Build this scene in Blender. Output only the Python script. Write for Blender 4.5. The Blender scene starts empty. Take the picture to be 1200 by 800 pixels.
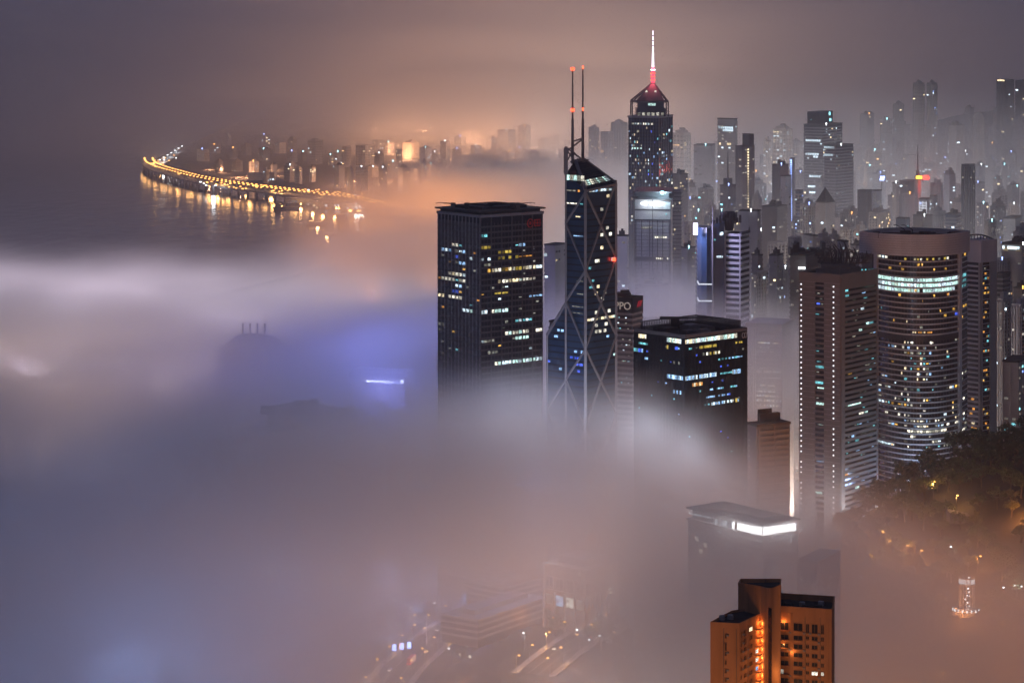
import bpy, math, random
import numpy as np
from mathutils import Vector, Matrix
R = math.radians
S = bpy.context.scene
COL = S.collection

# ------------------------------------------------------------------ camera, world, exposure
CAM_Z = 409.0            # a lookout high above the city
F = 3000.0               # focal length in pixels of a 1200 pixel wide picture
cd = bpy.data.cameras.new('camera'); cam = bpy.data.objects.new('camera', cd); COL.objects.link(cam)
cam.location = (0, 0, CAM_Z); cam.rotation_euler = (R(90), 0, 0)
cd.sensor_width = 36; cd.lens = 36 * F / 1200; cd.shift_y = -400 / 1200     # level camera, shifted lens
cd.clip_start = 1; cd.clip_end = 60000
S.camera = cam
W = bpy.data.worlds.new('World'); S.world = W; W.use_nodes = True
wn = W.node_tree; wb = wn.nodes['Background']
sky = wn.nodes.new('ShaderNodeTexSky'); sky.sky_type = 'NISHITA'; sky.sun_disc = False
sky.sun_elevation = R(-4); sky.sun_rotation = R(120); sky.altitude = 400
b2 = wn.nodes.new('ShaderNodeBackground'); b2.inputs[0].default_value = (0.060, 0.064, 0.118, 1); b2.inputs[1].default_value = 1.0  # overcast night sky over a lit city
wb.inputs[1].default_value = 0.1
ad = wn.nodes.new('ShaderNodeAddShader')
wn.links.new(sky.outputs[0], wb.inputs[0]); wn.links.new(wb.outputs[0], ad.inputs[0]); wn.links.new(b2.outputs[0], ad.inputs[1])
wn.links.new(ad.outputs[0], wn.nodes['World Output'].inputs['Surface'])
S.view_settings.view_transform = 'Standard'; S.view_settings.look = 'None'
S.view_settings.exposure = 0; S.view_settings.gamma = 1; S.view_settings.use_curve_mapping = False
c = S.cycles
c.max_bounces = 5; c.diffuse_bounces = 2; c.glossy_bounces = 2; c.transmission_bounces = 2; c.volume_bounces = 2
c.volume_step_rate = 3.0; c.volume_max_steps = 320
c.use_denoising = True; c.sample_clamp_indirect = 4; c.caustics_reflective = False; c.caustics_refractive = False
c.use_light_tree = True; c.adaptive_threshold = .05; c.adaptive_min_samples = 32

random.seed(7)
RN = random.Random(11)

# ------------------------------------------------------------------ helpers
def at(px, py, Y):        # where the sight line of a point in the photograph meets the distance Y
    return Vector(((px - 600) * Y / F, Y, CAM_Z - py * Y / F))
def zat(py, Y): return CAM_Z - py * Y / F
def xat(px, Y): return (px - 600) * Y / F

def lamp(x, y, z, col, power, size=4.0, parent=None, name='stand_in_light'):  # point light standing in for a source
    l = bpy.data.lights.new(name, 'POINT'); l.color = col; l.energy = power; l.shadow_soft_size = size
    o = bpy.data.objects.new(name, l); COL.objects.link(o); o.location = (x, y, z)
    if parent is not None: o.parent = parent
    return o

class MB:
    """collects boxes, prisms and bars (world coordinates) and links them as ONE mesh object"""
    def __init__(s): s.v = []; s.f = []
    def poly(s, pts):
        i = len(s.v); s.v += [tuple(p) for p in pts]; s.f.append(tuple(range(i, i + len(pts))))
    def hexa(s, p):       # 4 bottom, 4 top, counterclockwise from above
        i = len(s.v); s.v += [tuple(q) for q in p]
        for f in ((3, 2, 1, 0), (4, 5, 6, 7), (0, 1, 5, 4), (1, 2, 6, 5), (2, 3, 7, 6), (3, 0, 4, 7)): s.f.append(tuple(i + k for k in f))
    def prism(s, foot, z0, z1):
        n = len(foot); i = len(s.v)
        zt = z1 if hasattr(z1, '__len__') else [z1] * n
        s.v += [(p[0], p[1], z0) for p in foot] + [(p[0], p[1], zt[k]) for k, p in enumerate(foot)]
        s.f.append(tuple(i + k for k in reversed(range(n)))); s.f.append(tuple(i + n + k for k in range(n)))
        for k in range(n):
            j = (k + 1) % n; s.f.append((i + k, i + j, i + n + j, i + n + k))
    def box(s, x0, y0, z0, x1, y1, z1): s.prism([(x0, y0), (x1, y0), (x1, y1), (x0, y1)], z0, z1)
    def wall(s, a, b, z0, z1, o0, o1):   # slab along the segment a-b, from o0 to o1 outwards (to the right of a->b)
        d = (Vector((b[0], b[1])) - Vector((a[0], a[1]))).normalized(); n = Vector((d.y, -d.x))
        A0 = Vector(a[:2]) + n * o1; B0 = Vector(b[:2]) + n * o1; B1 = Vector(b[:2]) + n * o0; A1 = Vector(a[:2]) + n * o0
        s.prism([A0, B0, B1, A1], z0, z1)
    def bar(s, a, b, w, w2=None):        # square bar between two points
        a = Vector(a); b = Vector(b); d = (b - a).normalized()
        u = d.cross(Vector((0, 0, 1)));
        if u.length < 1e-3: u = Vector((1, 0, 0))
        u.normalize(); t = u.cross(d).normalized(); w2 = w if w2 is None else w2
        q = lambda c_, k: [c_ + u * (sx * k / 2) + t * (sy * k / 2) for sx, sy in ((-1, -1), (1, -1), (1, 1), (-1, 1))]
        s.hexa(q(a, w) + q(b, w2))
    def cyl(s, x, y, z0, z1, r0, r1=None, n=12):
        r1 = r0 if r1 is None else r1; i = len(s.v)
        for z, r in ((z0, r0), (z1, r1)):
            for k in range(n): t = 2 * math.pi * k / n; s.v.append((x + r * math.cos(t), y + r * math.sin(t), z))
        s.f.append(tuple(i + k for k in reversed(range(n)))); s.f.append(tuple(i + n + k for k in range(n)))
        for k in range(n): j = (k + 1) % n; s.f.append((i + k, i + j, i + n + j, i + n + k))
    def build(s, name, mat, parent=None, kind=None, label=None, origin=None, smooth=False):
        if not s.v: return None
        o = Vector((0, 0, 0)) if parent is None and origin is None else (ORG.get(parent.name, Vector((0, 0, 0))) if parent is not None else Vector(origin))
        me = bpy.data.meshes.new(name)
        me.from_pydata([(v[0] - o.x, v[1] - o.y, v[2] - o.z) for v in s.v], [], s.f)
        if smooth: me.polygons.foreach_set('use_smooth', [True] * len(me.polygons))
        me.materials.append(mat)
        ob = bpy.data.objects.new(name, me); COL.objects.link(ob)
        if parent is not None: ob.parent = parent; ORG[ob.name] = o
        else: ob.location = o; ORG[ob.name] = o
        if kind: ob['kind'] = kind
        if label: ob['label'] = label
        return ob
ORG = {}
def thing(name, label, cat, loc, group=None):
    o = bpy.data.objects.new(name, None); COL.objects.link(o); o.location = loc; o.empty_display_size = 5
    o['label'] = label; o['category'] = cat
    if group: o['group'] = group
    ORG[o.name] = Vector(loc); return o
def tag(o, label, cat, group=None):
    o['label'] = label; o['category'] = cat
    if group: o['group'] = group
    return o
def copy_tree(o, parent=None):
    n = o.copy(); COL.objects.link(n)
    if parent is not None: n.parent = parent
    for ch in list(o.children): copy_tree(ch, n)
    return n

# ------------------------------------------------------------------ materials
def mat(name, col, rough=0.7, spec=0.3, vary=0.12, scale=0.15, metal=0.0, streak=False):
    m = bpy.data.materials.new(name); m.use_nodes = True; nt = m.node_tree; b = nt.nodes['Principled BSDF']
    b.inputs['Roughness'].default_value = rough; b.inputs['Specular IOR Level'].default_value = spec; b.inputs['Metallic'].default_value = metal
    tc = nt.nodes.new('ShaderNodeTexCoord'); mp = nt.nodes.new('ShaderNodeMapping'); nz = nt.nodes.new('ShaderNodeTexNoise')
    if streak: mp.inputs['Scale'].default_value = (1, 1, 0.12)       # rain streaks down the face
    nz.inputs['Scale'].default_value = scale; nz.inputs['Detail'].default_value = 4
    rp = nt.nodes.new('ShaderNodeValToRGB'); rp.color_ramp.elements[0].position = .3; rp.color_ramp.elements[1].position = .7
    rp.color_ramp.elements[0].color = (*[max(0, v * (1 - vary)) for v in col], 1); rp.color_ramp.elements[1].color = (*[v * (1 + vary) for v in col], 1)
    L = nt.links.new
    L(tc.outputs['Object'], mp.inputs[0]); L(mp.outputs[0], nz.inputs['Vector']); L(nz.outputs[0], rp.inputs[0]); L(rp.outputs[0], b.inputs['Base Color'])
    return m
def emat(name, col, strength, spread=0.75, speck=3.0):
    """a lit window: each pane of its own brightness, with darker furniture, blinds and people in it"""
    m = bpy.data.materials.new(name); m.use_nodes = True; nt = m.node_tree; nt.nodes.clear(); L = nt.links.new
    o = nt.nodes.new('ShaderNodeOutputMaterial'); e = nt.nodes.new('ShaderNodeEmission'); e.inputs[0].default_value = (*col, 1)
    oi = nt.nodes.new('ShaderNodeObjectInfo'); tc = nt.nodes.new('ShaderNodeTexCoord'); nz = nt.nodes.new('ShaderNodeTexNoise'); nz.noise_dimensions = '4D'
    nz.inputs['Scale'].default_value = speck; nz.inputs['Detail'].default_value = 2
    L(tc.outputs['Object'], nz.inputs['Vector'])
    w = nt.nodes.new('ShaderNodeMath'); w.operation = 'MULTIPLY'; w.inputs[1].default_value = 37; L(oi.outputs['Random'], w.inputs[0]); L(w.outputs[0], nz.inputs['W'])
    mr = nt.nodes.new('ShaderNodeMapRange'); mr.inputs[1].default_value = .35; mr.inputs[2].default_value = .62; mr.inputs[3].default_value = .12; mr.inputs[4].default_value = 1.2
    L(nz.outputs[0], mr.inputs[0])
    m2 = nt.nodes.new('ShaderNodeMapRange'); m2.inputs[3].default_value = strength * (1 - spread); m2.inputs[4].default_value = strength * (1 + spread); L(oi.outputs['Random'], m2.inputs[0])
    mu = nt.nodes.new('ShaderNodeMath'); mu.operation = 'MULTIPLY'; L(mr.outputs[0], mu.inputs[0]); L(m2.outputs[0], mu.inputs[1])
    L(mu.outputs[0], e.inputs[1]); L(e.outputs[0], o.inputs[0])
    m.cycles.emission_sampling = 'NONE'
    return m
def glow(name, col, strength):
    m = bpy.data.materials.new(name); m.use_nodes = True; nt = m.node_tree; nt.nodes.clear()
    o = nt.nodes.new('ShaderNodeOutputMaterial'); e = nt.nodes.new('ShaderNodeEmission'); e.inputs[0].default_value = (*col, 1); e.inputs[1].default_value = strength
    nt.links.new(e.outputs[0], o.inputs[0]); m.cycles.emission_sampling = 'NONE'; return m

M = dict(
    glass=mat('dark_glass', (.018, .022, .032), .18, .5, .25, .08),
    black=mat('black_glass', (.008, .010, .014), .14, .4, .3, .08),
    blue=mat('blue_glass', (.03, .06, .11), .16, .6, .2, .1),
    frame=mat('grey_aluminium', (.20, .20, .215), .42, .4, .1, .3),
    dframe=mat('dark_aluminium', (.07, .07, .08), .45, .4, .1, .3),
    white=mat('white_cladding', (.55, .55, .57), .5, .3, .08, .1, streak=True),
    conc=mat('grey_concrete', (.33, .325, .325), .8, .2, .14, .12, streak=True),
    pale=mat('pale_concrete', (.48, .485, .50), .75, .2, .12, .1, streak=True),
    brown=mat('brown_stone', (.145, .135, .132), .75, .25, .1, .12, streak=True),
    ochre=mat('terracotta_render', (.40, .20, .10), .8, .2, .3, .22, streak=True),
    tile=mat('cream_tile', (.42, .37, .32), .6, .3, .14, .1, streak=True),
    roof=mat('roof_bitumen', (.05, .048, .047), .9, .1, .35, .2),
    steel=mat('steel', (.16, .16, .17), .4, .5, .1, .4),
    dark=mat('dark_metal', (.03, .03, .035), .5, .4, .2, .4),
    asphalt=mat('asphalt', (.05, .05, .052), .8, .3, .25, .3),
    paint=mat('road_paint', (.7, .7, .68), .6, .3, .1, .4),
    leaf=mat('foliage', (.055, .085, .035), .6, .3, .5, .5),
    leaf2=mat('pale_foliage', (.09, .10, .04), .6, .3, .5, .5),
    bark=mat('bark', (.09, .07, .05), .9, .1, .3, 1),
    plaster=mat('pale_stucco', (.36, .34, .32), .7, .2, .1, .1, streak=True),
    red=mat('red_paint', (.45, .02, .02), .5, .3, .1, .4),
)
E = dict(
    cool=emat('cool_window', (.72, .9, 1.0), 1.5), warm=emat('warm_window', (1, .82, .5), 1.35), cream=emat('cream_window', (1, .95, .78), 1.5),
    amber=emat('amber_window', (1, .55, .10), 1.2), cyan=emat('cyan_window', (.25, .85, .95), .9), sky=emat('sky_blue_window', (.35, .62, 1), 1.3),
    deep=emat('deep_blue_window', (.08, .16, 1), 1.3), dim=emat('dim_window', (.75, .75, .62), .35), mint=emat('mint_window', (.65, 1, .92), 1.5, .35, 4),
    yellow=emat('yellow_window', (1, .72, .12), .6, .8, 9), orange=emat('orange_window', (1, .42, .08), 1.0),
)
# far windows are a few pixels at most: brighter, so that they are still lit after kilometres of haze
FE = dict(cool=emat('far_cool_window', (.7, .88, 1), 3.2, .8, .02), warm=emat('far_warm_window', (1, .78, .45), 3.2, .8, .02), amber=emat('far_amber_window', (1, .55, .2), 4, .7, .02),
          dim=emat('far_dim_window', (.9, .82, .7), .5, .7, .02), cyan=emat('far_cyan_window', (.3, .9, 1), 4, .7, .02), blue=emat('far_blue_window', (.25, .4, 1), 5, .6, .02))
G = dict(
    red=glow('red_lamp', (1, .05, .02), 7), sodium=glow('sodium_lamp', (1, .42, .09), 7), whitel=glow('white_lamp', (.9, .96, 1), 7), cyanl=glow('cyan_lamp', (.4, .9, 1), 7),
    bluel=glow('blue_lamp', (.3, .42, 1), 7), signw=glow('sign_white', (.75, .85, 1), 6), fogsign=glow('fog_sign_white', (.6, .7, 1), 36), redneon=glow('red_neon', (1, .05, .03), 6), yelneon=glow('yellow_neon', (1, .65, .05), 5),
    mast=glow('mast_lilac', (.95, .82, 1), 3.5), crown=glow('crown_red', (1, .05, .10), 3.0), pearl=glow('facade_pearl', (.85, .9, 1), 1.0), dot=glow('facade_dot', (.95, .95, 1), 1.5),
    screen=glow('screen_violet', (.70, .68, 1), 12), letters=glow('sign_letters', (.62, .50, .44), .42), head=glow('headlamp', (1, .95, .8), 9), tail=glow('tail_lamp', (1, .08, .03), 6),
    crownw=glow('crown_white', (.96, .97, 1), 8), redstripe=glow('sign_red', (.5, .03, .05), .42),
)
def to_mesh(o):
    """lettering becomes an ordinary mesh object under the same parent"""
    bpy.context.view_layer.update(); me = bpy.data.meshes.new_from_object(o.evaluated_get(bpy.context.evaluated_depsgraph_get())); me.materials.clear(); me.materials.append(o.data.materials[0])
    n = bpy.data.objects.new('sign_letters', me); COL.objects.link(n); n.parent = o.parent; n.location = o.location; n.rotation_euler = o.rotation_euler; n.scale = o.scale; bpy.data.objects.remove(o); n.name = 'sign_letters'
UNIT = {}
def unit(m):
    if m.name not in UNIT:
        b = MB(); b.box(-.5, -.5, -.5, .5, .5, .5)
        me = bpy.data.meshes.new('pane'); me.from_pydata(b.v, [], b.f); me.materials.append(m); UNIT[m.name] = me
    return UNIT[m.name]
def pane(parent, a, b, u0, u1, z0, z1, m, out=.12, depth=.2, name='lit_window'):
    """one lit (or dark) pane of its own on the wall a->b, between u0 and u1 of its length"""
    a = Vector(a[:2]); b = Vector(b[:2]); d = b - a; n = Vector((d.y, -d.x)).normalized()
    p = a + d * ((u0 + u1) / 2) + n * (out - depth / 2); o = bpy.data.objects.new(name, unit(m)); COL.objects.link(o)
    o.parent = parent; g = ORG[parent.name]
    o.location = (p.x - g.x, p.y - g.y, (z0 + z1) / 2 - g.z); o.rotation_euler = (0, 0, math.atan2(d.y, d.x)); o.scale = (abs(u1 - u0) * d.length, depth, z1 - z0)
    return o
def corner_foot(xl, xc, xr, Yc, th):
    """footprint C, R, B, L (counterclockwise) of a right-angled block whose corner nearest the camera stands at distance Yc"""
    th = R(th); C = Vector((xat(xc, Yc), Yc))
    def solve(dx, dy, px):
        k = (px - 600) / F; return (k * C.y - C.x) / (dx - k * dy)
    a = solve(-math.cos(th), math.sin(th), xl); b = solve(math.sin(th), math.cos(th), xr)
    L_ = C + Vector((-math.cos(th), math.sin(th))) * a; R_ = C + Vector((math.sin(th), math.cos(th))) * b
    return [C, R_, R_ + L_ - C, L_]
def grow(foot, d):
    c_ = sum(foot, Vector((0, 0))) / len(foot); out = []
    n = len(foot)
    for i in range(n):
        e0 = (foot[i] - foot[i - 1]).normalized(); e1 = (foot[(i + 1) % n] - foot[i]).normalized()
        n0 = Vector((e0.y, -e0.x)); n1 = Vector((e1.y, -e1.x)); k = n0 + n1; k = k / max(.3, k.dot(n0)) if k.length > 0 else n0
        out.append(foot[i] + k * d)
    return out
def lerp(a, b, t): return a + (b - a) * t
def loop_edges(foot): return [(foot[i], foot[(i + 1) % len(foot)]) for i in range(len(foot))]
def bands(mb, foot, z0, z1, pitch, h, o0, o1, off=0.0):
    z = z0 + off
    while z + h <= z1 + .01:
        mb.prism_ring(foot, z, z + h, o1); z += pitch
def _ring(s, foot, z0, z1, o):
    s.prism(grow(foot, o), z0, z1)
MB.prism_ring = _ring
def fins(mb, a, b, n, z0, z1, w, o1, ends=True):
    a = Vector(a[:2]); b = Vector(b[:2]); l = (b - a).length
    for i in range(0 if ends else 1, n + (1 if ends else 0)):
        t = i / n; hw = w / 2 / l; t0 = max(0, t - hw); t1 = min(1, t + hw)
        mb.wall(lerp(a, b, t0), lerp(a, b, t1), z0, z1, -.2, o1)

# ------------------------------------------------------------------ the setting: land, water, hill, roads
def shore_x(y):           # the waterfront: water lies west; near land widened unseen under fog to stop lamp glints
    P = [(300, -4000), (1750, -4000), (2650, -3000), (2900, -520), (3000, -500), (3600, -400), (4300, -150), (4900, -262), (5400, -520), (6050, -845), (6250, -905), (6500, -915), (40000, -915)]
    for (y0, x0), (y1, x1) in zip(P, P[1:]):
        if y0 <= y <= y1: return x0 + (x1 - x0) * (y - y0) / (y1 - y0)
    return -4000
def sm(a, b, t):
    t = min(1, max(0, (t - a) / (b - a))); return t * t * (3 - 2 * t)
def ground_z(x, y):
    z = 4.0
    if y < 1400: z = 4 + 330 * max(0, (1400 - y) / 1200) ** 1.3          # the slope under the lookout
    if y > 1750: z = -4 + 8 * sm(-25, 25, x - shore_x(y))
    # the wooded hill in front of the round hotel
    hx = sm(95, 330, x); k = sm(1180, 1610, y) * (1 - sm(1660, 1760, y))
    z += 118 * hx * k
    z += 33 * sm(-42, -6, x) * (1 - sm(135, 175, x)) * sm(1290, 1370, y) * (1 - sm(1528, 1548, y))   # the knoll with the civic building
    # the ridge behind the far towers
    z += 175 * math.exp(-((x - 900) / 330) ** 2 - ((y - 4900) / 420) ** 2) + 150 * math.exp(-((x - 1500) / 420) ** 2 - ((y - 5200) / 600) ** 2)
    return z
def grid_mesh(name, xs, ys, f, m):
    v = [(x, y, f(x, y)) for y in ys for x in xs]; n = len(xs)
    fc = [(j * n + i, j * n + i + 1, (j + 1) * n + i + 1, (j + 1) * n + i) for j in range(len(ys) - 1) for i in range(n - 1)]
    me = bpy.data.meshes.new(name); me.from_pydata(v, [], fc); me.materials.append(m); me.polygons.foreach_set('use_smooth', [True] * len(fc))
    o = bpy.data.objects.new(name, me); COL.objects.link(o); return o
xs = sorted(set([-9000, -6000, -4000, -3000, -2200, -1600] + list(range(-1300, 1301, 25)) + [1600, 2000, 2600, 3200, 4000, 6000, 9000]))
ys = sorted(set(list(range(150, 2200, 25)) + list(range(2200, 7200, 60)) + [7600, 8200, 9000, 10000, 12000, 15000, 20000, 25500]))
gm = mat('city_ground', (.05, .047, .042), .9, .15, .5, .02)
g = grid_mesh('ground', xs, ys, ground_z, gm); g['kind'] = 'structure'
# harbour water with a light chop
wm = bpy.data.materials.new('harbour_water'); wm.use_nodes = True; nt = wm.node_tree; b = nt.nodes['Principled BSDF']
b.inputs['Base Color'].default_value = (.012, .018, .026, 1); b.inputs['Roughness'].default_value = .11; b.inputs['IOR'].default_value = 1.33
tc = nt.nodes.new('ShaderNodeTexCoord'); mp = nt.nodes.new('ShaderNodeMapping'); mp.inputs['Scale'].default_value = (.035, .012, .03)
nz = nt.nodes.new('ShaderNodeTexNoise'); nz.inputs['Detail'].default_value = 6; nz.inputs['Scale'].default_value = 1; bp = nt.nodes.new('ShaderNodeBump'); bp.inputs['Strength'].default_value = .25; bp.inputs['Distance'].default_value = 3
nt.links.new(tc.outputs['Object'], mp.inputs[0]); nt.links.new(mp.outputs[0], nz.inputs['Vector']); nt.links.new(nz.outputs[0], bp.inputs['Height']); nt.links.new(bp.outputs[0], b.inputs['Normal'])
w_ = MB(); w_.poly([(-9000, 1700, 0), (2500, 1700, 0), (2500, 26000, 0), (-9000, 26000, 0)]); wo = w_.build('water', wm); wo['kind'] = 'structure'

def ribbon(name, pts, width, m, z=None, kind='structure', thick=0.0):
    """a road sheet along points (x, y, z)"""
    mb = MB(); P = [Vector(p) for p in pts]; q = []
    for i, p in enumerate(P):
        d = (P[min(i + 1, len(P) - 1)] - P[max(i - 1, 0)]); d.z = 0; d.normalize(); n = Vector((d.y, -d.x, 0)); q.append((p - n * width / 2, p + n * width / 2))
    for (a, b_), (c_, d_) in zip(q, q[1:]):
        if thick: mb.hexa([a - Vector((0, 0, thick)), b_ - Vector((0, 0, thick)), d_ - Vector((0, 0, thick)), c_ - Vector((0, 0, thick)), a, b_, d_, c_])
        else: mb.poly([a, b_, d_, c_])
    o = mb.build(name, m);
    if kind: o['kind'] = kind
    return o
def spline(P, n=8):
    P = [Vector(p) for p in P]; out = []
    for i in range(len(P) - 1):
        p0, p1, p2, p3 = P[max(i - 1, 0)], P[i], P[i + 1], P[min(i + 2, len(P) - 1)]
        for k in range(n):
            t = k / n; out.append(.5 * ((2 * p1) + (p2 - p0) * t + (2 * p0 - 5 * p1 + 4 * p2 - p3) * t * t + (3 * p1 - p0 - 3 * p2 + p3) * t ** 3))
    return out + [P[-1]]
def on_ground(pts, dz=.06): return [(p[0], p[1], ground_z(p[0], p[1]) + dz) for p in pts]
def gp(px, py, z=5.0):    # ground point seen at a place of the photograph
    Y = (CAM_Z - z) * F / py; return (xat(px, Y), Y, z)
# avenue between the pale building and the dark block, then the road in the lower left, then the street behind the louvred block
# each is cut where it dips under the hill
RO_AV = spline([gp(625, 790, 37), gp(660, 762, 37), gp(694, 738, 37), gp(722, 715, 36), gp(738, 690, 8), gp(746, 650), gp(750, 610)], 6)
RO_LL = spline([gp(440, 830), gp(462, 790), gp(490, 762), gp(520, 738), gp(560, 716), gp(605, 690)], 6)
RO_BK = spline([(150, 1880, 5), (225, 2080, 5), (258, 2280, 5), (275, 2520, 5), (292, 2800, 5)], 6)
for P, w_d, nm in ((RO_AV, 18, 'avenue'), (RO_LL, 22, 'road'), (RO_BK, 24, 'street')):
    P = [(p.x, p.y, ground_z(p.x, p.y) + .4) for p in P]
    ribbon(nm, P, w_d, M['asphalt'])
    for s in (-1, 1):
        Q = spline(P, 1); mbk = []
        for i, p in enumerate(Q):
            d = Q[min(i + 1, len(Q) - 1)] - Q[max(i - 1, 0)]; d.z = 0; d.normalize(); n = Vector((d.y, -d.x, 0)); mbk.append(p + n * s * (w_d / 2 + 2.0) + Vector((0, 0, .14)))
        ribbon('pavement', mbk, 3.9, M['conc'], thick=.5)
        mk = [p + (Vector(p) - Vector(q)) * 0 + Vector((0, 0, .008)) for p, q in zip(Q, Q)]
    # lane markings: broken white lines
    Q = spline(P, 6); mb = MB()
    for i in range(0, len(Q) - 1, 2):
        p, q = Q[i], Q[i + 1]; d = (q - p); d.z = 0; d.normalize(); n = Vector((d.y, -d.x, 0))
        for o_ in (-w_d / 6, w_d / 6):
            k = n * o_ + Vector((0, 0, .02)); mb.poly([p + k - n * .2, p + k + n * .2, q + k + n * .2, q + k - n * .2])
    mo = mb.build('road_marking', M['paint']); mo['kind'] = 'structure'
# ------------------------------------------------------------------ the towers near enough to read
def pick(seq): return RN.choice(seq)
def block_base(foot, z=None):
    c_ = sum(foot, Vector((0, 0))) / 4; return (c_.x, c_.y, ground_z(c_.x, c_.y) - 1 if z is None else z)

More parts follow.
